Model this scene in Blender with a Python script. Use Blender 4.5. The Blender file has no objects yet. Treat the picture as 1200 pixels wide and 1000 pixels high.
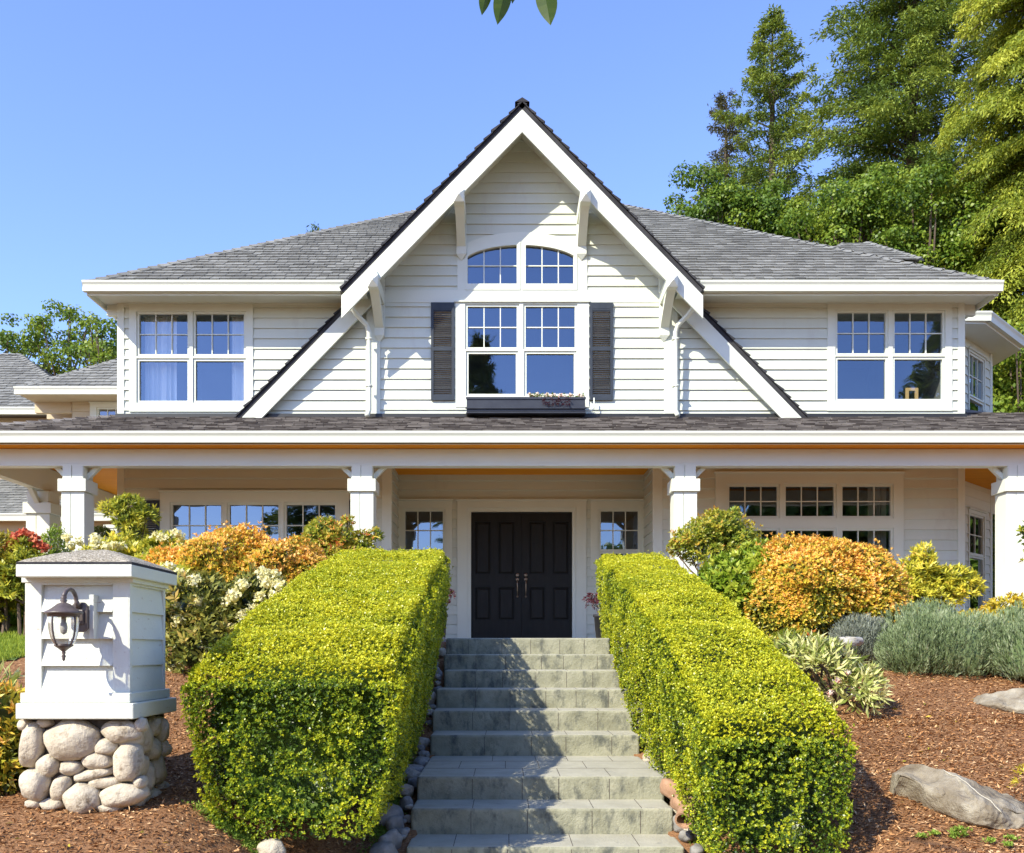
import bpy, bmesh, math, random
import numpy as np
from mathutils import Vector, Matrix, noise
random.seed(7)
RNG = np.random.default_rng(7)
SC = bpy.context.scene
COL = SC.collection
# ------------------------------------------------------------------ camera
F = 1110.0; CX = 592.0; CY = 763.0          # focal length, level vanishing point (px of a 1200x1000 frame)
cam = bpy.data.objects.new('camera', bpy.data.cameras.new('camera'))
COL.objects.link(cam)
cam.location = (0, 0, 0); cam.rotation_euler = (math.radians(90), 0, 0)
cam.data.sensor_width = 36; cam.data.lens = 36 * F / 1200
cam.data.shift_x = (600 - CX) / 1200; cam.data.shift_y = (CY - 500) / 1200
cam.data.clip_start = 0.05; cam.data.clip_end = 2000
SC.camera = cam
# ------------------------------------------------------------------ sky and sun
TO_SUN = Vector((-0.97, -1.0, 1.08)).normalized()
EL = math.asin(TO_SUN.z); ROT = math.atan2(TO_SUN.x, TO_SUN.y)
w = bpy.data.worlds.new('World'); SC.world = w; w.use_nodes = True
nt = w.node_tree; nt.nodes.clear()
sky = nt.nodes.new('ShaderNodeTexSky'); sky.sky_type = 'NISHITA'; sky.sun_disc = False
sky.sun_elevation = EL; sky.sun_rotation = ROT
sky.air_density = 1.1; sky.dust_density = 0.25; sky.ozone_density = 5.5; sky.altitude = 50
bg = nt.nodes.new('ShaderNodeBackground'); bg.inputs[1].default_value = 0.15
out = nt.nodes.new('ShaderNodeOutputWorld')
tint = nt.nodes.new('ShaderNodeMixRGB'); tint.blend_type = 'MULTIPLY'; tint.inputs[0].default_value = 1; tint.inputs[2].default_value = (.96, .88, 1.04, 1)
nt.links.new(sky.outputs[0], tint.inputs[1]); nt.links.new(tint.outputs[0], bg.inputs[0]); nt.links.new(bg.outputs[0], out.inputs[0])
sun = bpy.data.objects.new('sun', bpy.data.lights.new('sun', 'SUN')); COL.objects.link(sun)
sun.data.energy = 3.45; sun.data.angle = math.radians(0.55); sun.data.color = (1, 0.935, 0.76)
sun.rotation_euler = TO_SUN.to_track_quat('Z', 'Y').to_euler(); sun.location = (-10, -15, 15)
SC.view_settings.view_transform = 'Standard'; SC.view_settings.look = 'None'
SC.view_settings.exposure = 1.2; SC.view_settings.gamma = 1
SC.cycles.max_bounces = 6; SC.cycles.diffuse_bounces = 3; SC.cycles.glossy_bounces = 3
SC.cycles.transparent_max_bounces = 12; SC.cycles.transmission_bounces = 4
SC.cycles.caustics_reflective = False; SC.cycles.caustics_refractive = False
# ------------------------------------------------------------------ helpers
ORG = {}
def thing(name, label, cat, loc=(0, 0, 0), group=None):
    o = bpy.data.objects.new(name, None); COL.objects.link(o); o.location = loc
    o.empty_display_size = 0.2; ORG[o.name] = Vector(loc)
    o['label'] = label; o['category'] = cat
    if group: o['group'] = group
    return o
def tag(o, label=None, cat=None, group=None, kind=None):
    for k, v in (('label', label), ('category', cat), ('group', group), ('kind', kind)):
        if v: o[k] = v
    return o
def link(name, me, mats, parent):
    for m in (mats if isinstance(mats, (list, tuple)) else [mats]): me.materials.append(m)
    o = bpy.data.objects.new(name, me); COL.objects.link(o)
    org = Vector((0, 0, 0))
    if parent is not None:
        o.parent = parent; org = ORG.get(parent.name, org)
        if org.length > 0: me.transform(Matrix.Translation(-org))
    ORG[o.name] = org
    return o
class MB:
    def __init__(s, T=None): s.v = []; s.f = []; s.m = []; s.T = T; s.uv = None
    def p(s, a, b, c):
        q = s.T(a, b, c) if s.T else (a, b, c)
        s.v.append(tuple(q)); return len(s.v) - 1
    def face(s, pts, mi=0):
        s.f.append([s.p(*q) for q in pts]); s.m.append(mi)
    def hexa(s, q, mi=0):      # q: 8 points, bottom 4 then top 4
        i = [s.p(*a) for a in q]
        for f in ((0, 3, 2, 1), (4, 5, 6, 7), (0, 1, 5, 4), (1, 2, 6, 5), (2, 3, 7, 6), (3, 0, 4, 7)):
            s.f.append([i[k] for k in f]); s.m.append(mi)
    def box(s, x0, x1, y0, y1, z0, z1, mi=0):
        s.hexa([(x0, y0, z0), (x1, y0, z0), (x1, y1, z0), (x0, y1, z0), (x0, y0, z1), (x1, y0, z1), (x1, y1, z1), (x0, y1, z1)], mi)
    def prism(s, poly, a0, a1, ax=1, mi=0):   # polygon extruded along axis ax
        def mk(u, v, a):
            return (a, u, v) if ax == 0 else ((u, a, v) if ax == 1 else (u, v, a))
        n = len(poly)
        A = [s.p(*mk(u, v, a0)) for u, v in poly]; B = [s.p(*mk(u, v, a1)) for u, v in poly]
        s.f.append(A[::-1]); s.m.append(mi); s.f.append(B); s.m.append(mi)
        for k in range(n):
            s.f.append([A[k], A[(k + 1) % n], B[(k + 1) % n], B[k]]); s.m.append(mi)
    def tube(s, path, r, seg=8, mi=0, cap=True):
        P = [Vector(p) for p in path]; n = len(P)
        R = r if isinstance(r, (list, tuple)) else [r] * n
        t = (P[1] - P[0]).normalized(); up = Vector((0, 0, 1)) if abs(t.z) < .9 else Vector((1, 0, 0))
        a = t.cross(up).normalized(); rings = []
        for k in range(n):
            t = (P[min(k + 1, n - 1)] - P[max(k - 1, 0)]).normalized()
            a = (a - t * a.dot(t)).normalized(); b = t.cross(a)
            rings.append([s.p(*(P[k] + (a * math.cos(2 * math.pi * j / seg) + b * math.sin(2 * math.pi * j / seg)) * R[k])) for j in range(seg)])
        for k in range(n - 1):
            for j in range(seg):
                s.f.append([rings[k][j], rings[k][(j + 1) % seg], rings[k + 1][(j + 1) % seg], rings[k + 1][j]]); s.m.append(mi)
        if cap:
            s.f.append(rings[0][::-1]); s.f.append(rings[-1]); s.m += [mi, mi]
    def lathe(s, c, prof, seg=20, mi=0):
        rings = [[s.p(c[0] + r * math.cos(2 * math.pi * j / seg), c[1] + r * math.sin(2 * math.pi * j / seg), c[2] + z) for j in range(seg)] for r, z in prof]
        for k in range(len(prof) - 1):
            for j in range(seg):
                s.f.append([rings[k][j], rings[k][(j + 1) % seg], rings[k + 1][(j + 1) % seg], rings[k + 1][j]]); s.m.append(mi)
    def build(s, name, mats, parent=None, smooth=False, bevel=0, recalc=True):
        me = bpy.data.meshes.new(name); me.from_pydata(s.v, [], s.f)
        if any(s.m): me.polygons.foreach_set('material_index', s.m)
        if recalc and len(s.f) < 30000:
            bm = bmesh.new(); bm.from_mesh(me); bmesh.ops.recalc_face_normals(bm, faces=bm.faces); bm.to_mesh(me); bm.free()
        if smooth: me.polygons.foreach_set('use_smooth', [True] * len(me.polygons))
        me.update()
        o = link(name, me, mats, parent)
        if bevel:
            b = o.modifiers.new('bevel', 'BEVEL'); b.width = bevel; b.segments = 2; b.limit_method = 'ANGLE'; b.angle_limit = math.radians(40)
        return o
def facing(y):                       # wall facing the camera: local (u, outward, z)
    return lambda u, w, z: (u, y - w, z)
def frame(P, ang):                   # wall through P with its along-direction at ang (deg); outward = right-hand side of it
    ca, sa = math.cos(math.radians(ang)), math.sin(math.radians(ang))
    return lambda u, w, z: (P[0] + u * ca + w * sa, P[1] + u * sa - w * ca, z)
def X(px, d): return (px - CX) * d / F
def Z(py, d): return (CY - py) * d / F
# ------------------------------------------------------------------ materials
def newmat(name):
    m = bpy.data.materials.new(name); m.use_nodes = True
    n = m.node_tree.nodes; l = m.node_tree.links
    return m, n, l, n['Principled BSDF']
def ramp(n, stops):
    r = n.new('ShaderNodeValToRGB'); e = r.color_ramp.elements
    while len(e) < len(stops): e.new(0.5)
    for k, (p, c) in enumerate(stops): e[k].position = p; e[k].color = (*c, 1)
    return r
def tex(n, l, typ, scale, detail=4, rough=.6, stretch=None, dist=0):
    tc = n.new('ShaderNodeTexCoord'); mp = n.new('ShaderNodeMapping'); l.new(tc.outputs['Object'], mp.inputs[0])
    if stretch: mp.inputs['Scale'].default_value = stretch
    t = n.new(typ); l.new(mp.outputs[0], t.inputs['Vector'])
    t.inputs['Scale'].default_value = scale
    if 'Detail' in t.inputs: t.inputs['Detail'].default_value = detail; t.inputs['Roughness'].default_value = rough
    return t
def noisy(name, stops, scale=4, rough=.6, bump=.2, bscale=40, stretch=None, detail=5, spec=.3, rnd=0, dirt=None):
    m, n, l, b = newmat(name)
    t = tex(n, l, 'ShaderNodeTexNoise', scale, detail, .6, stretch)
    r = ramp(n, stops); col = r.outputs[0]
    if rnd:
        g = n.new('ShaderNodeNewGeometry'); a = n.new('ShaderNodeMath'); a.operation = 'MULTIPLY_ADD'
        l.new(g.outputs['Random Per Island'], a.inputs[0]); a.inputs[1].default_value = rnd; l.new(t.outputs[0], a.inputs[2])
        s = n.new('ShaderNodeMath'); s.operation = 'SUBTRACT'; l.new(a.outputs[0], s.inputs[0]); s.inputs[1].default_value = rnd / 2
        l.new(s.outputs[0], r.inputs[0])
    else: l.new(t.outputs[0], r.inputs[0])
    if dirt:
        t2 = tex(n, l, 'ShaderNodeTexNoise', dirt[1], 6, .7, dirt[2] if len(dirt) > 2 else None)
        r2 = ramp(n, [(dirt[3] if len(dirt) > 3 else .55, (0, 0, 0)), (dirt[4] if len(dirt) > 4 else .75, (1, 1, 1))]); l.new(t2.outputs[0], r2.inputs[0])
        mx = n.new('ShaderNodeMixRGB'); l.new(r2.outputs[0], mx.inputs[0]); l.new(col, mx.inputs[1]); mx.inputs[2].default_value = (*dirt[0], 1); col = mx.outputs[0]
    l.new(col, b.inputs['Base Color'])
    b.inputs['Roughness'].default_value = rough; b.inputs['Specular IOR Level'].default_value = spec
    if bump:
        t3 = tex(n, l, 'ShaderNodeTexNoise', bscale, 5, .65, stretch)
        bp = n.new('ShaderNodeBump'); bp.inputs['Strength'].default_value = bump; bp.inputs['Distance'].default_value = .02
        l.new(t3.outputs[0], bp.inputs['Height']); l.new(bp.outputs[0], b.inputs['Normal'])
    return m
def leafmat(name, stops, gloss=.45, trans=.3, spread=.35):
    m, n, l, b = newmat(name)
    at = n.new('ShaderNodeAttribute'); at.attribute_name = 'tone'
    g = n.new('ShaderNodeNewGeometry')
    a = n.new('ShaderNodeMath'); a.operation = 'MULTIPLY_ADD'; l.new(g.outputs['Random Per Island'], a.inputs[0]); a.inputs[1].default_value = spread
    l.new(at.outputs['Fac'], a.inputs[2])
    s = n.new('ShaderNodeMath'); s.operation = 'SUBTRACT'; l.new(a.outputs[0], s.inputs[0]); s.inputs[1].default_value = spread / 2
    r = ramp(n, stops); l.new(s.outputs[0], r.inputs[0]); l.new(r.outputs[0], b.inputs['Base Color'])
    b.inputs['Roughness'].default_value = gloss; b.inputs['Specular IOR Level'].default_value = .35
    if trans:
        tr = n.new('ShaderNodeBsdfTranslucent'); hs = n.new('ShaderNodeHueSaturation'); hs.inputs['Hue'].default_value = .485
        hs.inputs['Value'].default_value = 1.5; l.new(r.outputs[0], hs.inputs['Color']); l.new(hs.outputs[0], tr.inputs['Color'])
        mx = n.new('ShaderNodeMixShader'); mx.inputs[0].default_value = trans
        l.new(b.outputs[0], mx.inputs[1]); l.new(tr.outputs[0], mx.inputs[2]); l.new(mx.outputs[0], n['Material Output'].inputs[0])
    return m
def plain(name, c, rough=.5, metal=0, spec=.4):
    m, n, l, b = newmat(name); b.inputs['Base Color'].default_value = (*c, 1); b.inputs['Roughness'].default_value = rough
    b.inputs['Metallic'].default_value = metal; b.inputs['Specular IOR Level'].default_value = spec
    return m
def glassmat(name, refl, tint, wav=.012):
    m, n, l, b = newmat(name); n.remove(b)
    gl = n.new('ShaderNodeBsdfGlossy'); gl.inputs['Roughness'].default_value = .015; gl.inputs['Color'].default_value = (.68, .81, 1, 1)
    tr = n.new('ShaderNodeBsdfTransparent'); tr.inputs['Color'].default_value = (*tint, 1)
    lw = n.new('ShaderNodeLayerWeight'); lw.inputs['Blend'].default_value = .25
    ad = n.new('ShaderNodeMath'); ad.operation = 'MULTIPLY_ADD'; l.new(lw.outputs['Fresnel'], ad.inputs[0]); ad.inputs[1].default_value = .8; ad.inputs[2].default_value = refl; ad.use_clamp = True
    mx = n.new('ShaderNodeMixShader'); l.new(ad.outputs[0], mx.inputs[0]); l.new(tr.outputs[0], mx.inputs[1]); l.new(gl.outputs[0], mx.inputs[2])
    t = tex(n, l, 'ShaderNodeTexNoise', 1.6, 1, .5); bp = n.new('ShaderNodeBump'); bp.inputs['Strength'].default_value = wav; bp.inputs['Distance'].default_value = .3
    l.new(t.outputs[0], bp.inputs['Height']); l.new(bp.outputs[0], gl.inputs['Normal'])
    l.new(mx.outputs[0], n['Material Output'].inputs[0])
    return m
M = {}
M['siding'] = noisy('painted_siding', [(.3, (.595, .62, .525)), (.7, (.64, .665, .565))], 1.6, .55, .08, 60, (1, 1, 6), rnd=.45, dirt=((.53, .52, .44), 2.6, (1, 1, .3), .56, .88))
M['trim'] = noisy('painted_trim', [(.3, (.65, .675, .58)), (.7, (.685, .71, .61))], 2, .5, .05, 40, dirt=((.63, .6, .54), 3, None, .66, .9))
M['oldpaint'] = noisy('weathered_paint', [(.3, (.605, .625, .55)), (.7, (.65, .67, .595))], 3, .55, .25, 30, (3, 1, 1), dirt=((.40, .33, .24), 11, (1, 1, 3), .63, .70))
M['tan'] = noisy('tan_siding', [(.3, (.50, .42, .28)), (.7, (.55, .47, .32))], 2, .6, .05)
M['shingle'] = noisy('grey_shingle', [(.2, (.15, .15, .14)), (.5, (.205, .205, .19)), (.85, (.275, .275, .255))], 1.3, .9, .5, 140, rnd=.4, spec=.15)
M['shingle_porch'] = noisy('brown_grey_shingle', [(.2, (.06, .05, .045)), (.5, (.12, .105, .095)), (.85, (.24, .215, .19))], 3, .9, .5, 140, rnd=.7, spec=.15)
M['shingle_edge'] = noisy('dark_shingle', [(.3, (.03, .03, .034)), (.7, (.06, .06, .065))], 4, .9, .4, 100, spec=.15)
M['cedar'] = noisy('cedar_soffit', [(.3, (.72, .27, .018)), (.7, (.86, .36, .03))], 3, .6, .05, 30, (.5, 9, 1), spec=.1, dirt=((.4, .14, .02), 1.0, (1, 40, 1), .6, .72))
M['door'] = noisy('black_door_paint', [(.3, (.012, .0115, .010)), (.7, (.018, .017, .015))], 3, .5, .05, 50, (6, 6, 1), spec=.2)
M['shutter'] = noisy('charcoal_shutter_paint', [(.3, (.027, .034, .045)), (.7, (.04, .048, .06))], 5, .5, .03)
M['boxpaint'] = noisy('slate_box_paint', [(.3, (.03, .033, .045)), (.7, (.045, .05, .062))], 5, .45, .03)
M['interior'] = noisy('interior_plaster', [(.3, (.16, .16, .15)), (.7, (.2, .2, .185))], 1, .9, 0)
M['curtain'] = plain('curtain_cloth', (.85, .85, .82), .9)
M['pane'] = glassmat('window_glass', .17, (.9, .94, .95))
M['pane_low'] = glassmat('porch_window_glass', .20, (.6, .62, .6))
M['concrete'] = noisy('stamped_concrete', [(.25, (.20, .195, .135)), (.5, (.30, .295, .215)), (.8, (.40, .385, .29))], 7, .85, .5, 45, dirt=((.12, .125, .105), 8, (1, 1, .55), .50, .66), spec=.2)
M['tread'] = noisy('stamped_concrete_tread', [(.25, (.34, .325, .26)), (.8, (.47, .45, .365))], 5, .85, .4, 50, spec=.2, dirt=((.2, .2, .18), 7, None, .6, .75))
M['cobble'] = noisy('river_stone', [(.2, (.20, .145, .085)), (.45, (.37, .305, .215)), (.8, (.52, .46, .36))], 7, .75, .8, 26, rnd=.7, spec=.2, dirt=((.16, .115, .07), 9, None, .56, .72))
M['edgestone'] = noisy('grey_river_stone', [(.2, (.13, .12, .11)), (.5, (.25, .24, .22)), (.8, (.42, .39, .36))], 9, .7, .4, 30, spec=.25)
M['palestone'] = noisy('pale_stone', [(.2, (.3, .29, .27)), (.8, (.48, .47, .44))], 9, .75, .4, 20, spec=.2)
M['boulder'] = noisy('split_boulder', [(.3, (.13, .10, .065)), (.5, (.25, .215, .16)), (.7, (.38, .35, .28))], 5, .85, 1.0, 18, spec=.2, dirt=((.12, .095, .07), 3, (1, 1, .5), .52, .7))
M['quartz'] = plain('quartz_vein', (.42, .39, .32), .8)
M['mortar'] = noisy('dark_mortar', [(.3, (.07, .06, .05)), (.7, (.12, .1, .08))], 20, .95, .4)
M['terracotta'] = noisy('terracotta', [(.3, (.3, .17, .1)), (.7, (.45, .27, .17))], 12, .8, .4)
M['gravel'] = noisy('gravel_cap', [(.3, (.12, .10, .07)), (.5, (.34, .30, .23)), (.7, (.60, .54, .44))], 90, .95, .6, 120, spec=.1, detail=2)
M['mulchground'] = noisy('mulch_ground', [(.3, (.14, .065, .03)), (.5, (.28, .145, .07)), (.7, (.40, .22, .11))], 45, .95, 1.0, 60, spec=.1)
M['chip'] = noisy('bark_chip', [(.1, (.15, .06, .022)), (.45, (.38, .18, .07)), (.75, (.52, .28, .12)), (.97, (.68, .46, .25))], 3, .85, 0, rnd=.9, spec=.15)
M['lawn'] = noisy('lawn_soil', [(.3, (.06, .1, .02)), (.7, (.1, .15, .03))], 30, .95, .4)
M['bronze'] = noisy('bronze_metal', [(.3, (.06, .045, .04)), (.7, (.13, .10, .09))], 20, .42, .1, 80, spec=.6)
M['brass'] = plain('aged_brass', (.34, .28, .22), .4, .9)
M['iron'] = plain('iron', (.05, .05, .05), .5, .6)
M['bark'] = noisy('tree_bark', [(.3, (.07, .05, .035)), (.7, (.16, .12, .09))], 3, .95, .6, 10, (4, 4, 1))
M['twig'] = noisy('twig_bark', [(.3, (.09, .06, .04)), (.7, (.17, .12, .08))], 10, .9, .2)
M['woodframe'] = plain('pale_wood', (.5, .33, .14), .6)
M['pot'] = plain('black_pot', (.03, .03, .035), .5)
# foliage
M['box'] = leafmat('boxwood_leaf', [(0, (.03, .06, .01)), (.28, (.09, .16, .014)), (.56, (.33, .385, .018)), (1, (.67, .64, .035))], .33, .25)
M['orange'] = leafmat('bronze_new_leaf', [(0, (.05, .08, .012)), (.28, (.19, .20, .02)), (.5, (.56, .50, .05)), (.78, (.80, .43, .055)), (1, (.86, .54, .15))], .38, .25, .55)
M['nandina'] = leafmat('nandina_leaf', [(0, (.07, .13, .015)), (.4, (.26, .32, .03)), (.72, (.52, .42, .05)), (.9, (.66, .20, .05)), (1, (.55, .09, .05))], .4, .3)
M['bright'] = leafmat('glossy_green_leaf', [(0, (.05, .11, .01)), (.5, (.19, .29, .02)), (1, (.48, .50, .06))], .35, .3)
M['rhodo'] = leafmat('rhododendron_leaf', [(0, (.035, .055, .012)), (.4, (.10, .125, .02)), (.75, (.30, .28, .05)), (1, (.46, .32, .08))], .4, .2)
M['yellow'] = leafmat('yellow_leaf', [(0, (.12, .17, .02)), (.35, (.40, .42, .04)), (.75, (.74, .64, .07)), (1, (.76, .46, .10))], .4, .3)
M['gold'] = leafmat('gold_leaf', [(0, (.14, .16, .02)), (.4, (.44, .38, .03)), (1, (.72, .5, .04))], .4, .3)
M['varieg'] = leafmat('cream_edged_leaf', [(0, (.07, .12, .02)), (.45, (.24, .31, .06)), (.7, (.52, .54, .18)), (1, (.74, .70, .34))], .4, .25, .5)
M['lavender'] = leafmat('lavender_leaf', [(0, (.10, .15, .05)), (.5, (.215, .28, .13)), (1, (.42, .46, .28))], .7, .15)
M['lavgrey'] = leafmat('grey_lavender_leaf', [(0, (.12, .14, .10)), (.5, (.24, .27, .21)), (1, (.38, .40, .33))], .7, .15)
M['creampetal'] = leafmat('cream_petal', [(0, (.62, .58, .22)), (.5, (.80, .76, .40)), (1, (.86, .83, .58))], .6, .3)
M['redpetal'] = leafmat('red_leaf', [(0, (.42, .09, .04)), (1, (.68, .22, .10))], .5, .3)
M['pinkpetal'] = leafmat('pink_petal', [(0, (.75, .35, .30)), (.5, (.85, .72, .6)), (1, (.9, .86, .78))], .6, .3)
M['maroon'] = leafmat('maroon_leaf', [(0, (.05, .01, .015)), (1, (.2, .03, .04))], .5, .25)
M['conifer'] = leafmat('fir_needles', [(0, (.03, .06, .012)), (.5, (.11, .175, .025)), (1, (.30, .36, .05))], .6, .2)
M['conifer_brown'] = leafmat('sparse_fir_needles', [(0, (.05, .055, .03)), (.5, (.09, .095, .035)), (1, (.17, .15, .06))], .6, .2)
M['cedarleaf'] = leafmat('cedar_sprays', [(0, (.05, .085, .01)), (.5, (.19, .25, .025)), (1, (.44, .46, .05))], .55, .3)
M['maple'] = leafmat('maple_leaf', [(0, (.03, .07, .008)), (.5, (.11, .19, .018)), (1, (.28, .35, .04))], .45, .35)
M['grass'] = leafmat('grass_blade', [(0, (.14, .23, .02)), (1, (.40, .46, .05))], .6, .3)
M['moss'] = leafmat('moss_leaf', [(0, (.10, .19, .02)), (1, (.30, .42, .06))], .7, .3)
M['hangleaf'] = leafmat('hanging_leaf', [(0, (.05, .09, .01)), (1, (.16, .2, .03))], .3, .45)
# ------------------------------------------------------------------ foliage helpers
def unit(a): return a / np.maximum(np.linalg.norm(a, axis=1, keepdims=True), 1e-9)
def rnd_unit(n): return unit(RNG.normal(size=(n, 3)))
def leafobj(name, P, D, N, L, W, tone, mat, parent=None, fold=.18, extra=None):
    n = len(P); D = unit(D); S = unit(np.cross(D, N)); N = np.cross(S, D)
    L = np.broadcast_to(np.asarray(L, float), (n,))[:, None]; W = np.broadcast_to(np.asarray(W, float), (n,))[:, None]
    V = np.empty((n, 4, 3)); V[:, 0] = P; mid = P + D * L * .48 + N * W * fold
    V[:, 1] = mid + S * W * .5; V[:, 2] = P + D * L; V[:, 3] = mid - S * W * .5
    V = V.reshape(-1, 3); T = np.repeat(np.clip(tone, 0, 1), 4)
    fl = np.arange(n * 4); ns = np.full(n, 4)
    if extra is not None:
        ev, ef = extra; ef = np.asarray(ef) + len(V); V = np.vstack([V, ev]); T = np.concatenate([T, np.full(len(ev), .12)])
        fl = np.concatenate([fl, ef.reshape(-1)]); ns = np.concatenate([ns, np.full(len(ef), ef.shape[1])])
    me = bpy.data.meshes.new(name); me.vertices.add(len(V)); me.vertices.foreach_set('co', V.astype(np.float32).ravel())
    me.loops.add(len(fl)); me.loops.foreach_set('vertex_index', fl.astype(np.int32))
    me.polygons.add(len(ns)); st = np.concatenate([[0], np.cumsum(ns)[:-1]])
    me.polygons.foreach_set('loop_start', st.astype(np.int32))
    me.update(calc_edges=True)
    a = me.attributes.new('tone', 'FLOAT', 'POINT'); a.data.foreach_set('value', T.astype(np.float32))
    return link(name, me, mat, parent)
def rosettes(P, N, k, L, W, tone, spread=.9, jit=.15):
    """k leaves round each shoot tip P pointing along N"""
    n = len(P); a = unit(np.cross(N, rnd_unit(n))); b = np.cross(N, a)
    Ps, Ds, Ns, Ls, Ws, Ts = [], [], [], [], [], []
    for j in range(k):
        ph = 2 * math.pi * (j / k) + RNG.uniform(0, 1, n)
        r = a * np.cos(ph)[:, None] + b * np.sin(ph)[:, None]
        sp = spread * RNG.uniform(.5, 1.2, n)[:, None]
        D = unit(r * sp + N * (1.05 - .4 * sp) + rnd_unit(n) * jit)
        Ps.append(P + rnd_unit(n) * L * .15); Ds.append(D); Ns.append(unit(N - r * .3 + rnd_unit(n) * .25))
        sc = RNG.uniform(.65, 1.15, n); Ls.append(L * sc); Ws.append(W * sc); Ts.append(tone + RNG.uniform(-.07, .07, n))
    return [np.concatenate(x) for x in (Ps, Ds, Ns, Ls, Ws, Ts)]
ICO = {}
def ico(sub):
    if sub not in ICO:
        bm = bmesh.new(); bmesh.ops.create_icosphere(bm, subdivisions=sub, radius=1)
        ICO[sub] = (np.array([v.co[:] for v in bm.verts]), np.array([[v.index for v in f.verts] for f in bm.faces])); bm.free()
    return ICO[sub]
def lump(P, f, amp, off=0.0):
    return np.array([noise.noise(Vector(p) * f + Vector((off, off * 1.7, off * .3))) for p in P]) * amp
def blobshoots(blobs, n, depth=.12, low=-.35, lumpf=3.0, lumpa=.14, cut=.86, off=0.0):
    Ps, Ns, Ts = [], [], []
    A = np.array([b[3] * b[4] + b[3] * b[5] + b[4] * b[5] for b in blobs]); cnt = (n * A / A.sum()).astype(int)
    for b, c in zip(blobs, cnt):
        C = np.array(b[:3]); R = np.array(b[3:6]); d = rnd_unit(int(c * 1.5)); d = d[d[:, 2] > low][:c]
        sc = 1 + lump(d * R + C, lumpf, lumpa * 2, off)
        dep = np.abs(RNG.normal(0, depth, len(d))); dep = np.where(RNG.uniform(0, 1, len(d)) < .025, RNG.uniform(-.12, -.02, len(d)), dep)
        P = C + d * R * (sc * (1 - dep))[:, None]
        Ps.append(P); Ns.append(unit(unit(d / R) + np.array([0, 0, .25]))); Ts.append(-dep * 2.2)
    P, N, T = (np.concatenate(x) for x in (Ps, Ns, Ts))
    keep = np.ones(len(P), bool)
    for b in blobs:
        q = np.linalg.norm((P - np.array(b[:3])) / np.array(b[3:6]), axis=1); keep &= ~(q < cut - .25)
    return P[keep], N[keep], T[keep]
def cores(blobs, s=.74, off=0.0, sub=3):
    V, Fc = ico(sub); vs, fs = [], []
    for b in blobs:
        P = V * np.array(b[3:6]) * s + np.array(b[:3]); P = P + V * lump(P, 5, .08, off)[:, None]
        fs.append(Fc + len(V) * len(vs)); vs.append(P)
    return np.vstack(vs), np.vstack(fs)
def stems(root, blobs, base, n=7, r=.02, mat='twig'):
    mb = MB()
    for k in range(n):
        b = random.choice(blobs); a = random.uniform(0, 6.28)
        tip = Vector((b[0] + math.cos(a) * b[3] * .5, b[1] + math.sin(a) * b[4] * .5, b[2] + b[5] * random.uniform(.1, .7)))
        s = Vector((base[0] + random.uniform(-.06, .06), base[1] + random.uniform(-.06, .06), base[2] - .03))
        m = s.lerp(tip, .5) + Vector((random.uniform(-.05, .05), random.uniform(-.05, .05), .08))
        mb.tube([s, m, tip], [r, r * .75, r * .35], 5)
    return mb.build('stem', M[mat], root)
def shrub(name, label, cat, blobs, base, n, k, L, W, mat, t0=.75, spread=.9, depth=.12, core=.6, group=None, off=0.0, updir=0, lumpa=.14, nstem=7):
    root = thing(name, label, cat, base, group)
    P, N, T = blobshoots(blobs, n, depth, -.6, off=off, lumpa=lumpa)
    if updir: N = unit(N + np.array([0, 0, updir]))
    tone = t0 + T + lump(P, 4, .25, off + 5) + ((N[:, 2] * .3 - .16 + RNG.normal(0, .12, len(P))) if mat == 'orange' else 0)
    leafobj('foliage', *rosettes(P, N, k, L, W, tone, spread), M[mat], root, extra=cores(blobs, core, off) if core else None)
    if nstem: stems(root, blobs, base, nstem)
    return root, P, N
def trusses(root, pts, nrm, r, mat, npet=26, L=.035, name='flower_cluster'):
    """round flower heads, one part each: petals on a hemisphere"""
    for p, c in zip(pts, nrm):
        C = np.tile(c, (npet, 1)); rr = r * RNG.uniform(.75, 1.2); d = unit(rnd_unit(npet) + C * .9); P = np.asarray(p) + d * rr * RNG.uniform(.55, 1, npet)[:, None]
        V_, F_ = ico(1)
        leafobj(name, P, unit(d * .5 + rnd_unit(npet) * .9), d, L, L * .85, RNG.uniform(.2, 1, npet), M[mat], root, extra=(V_ * rr * .6 + np.asarray(p), F_))
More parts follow.
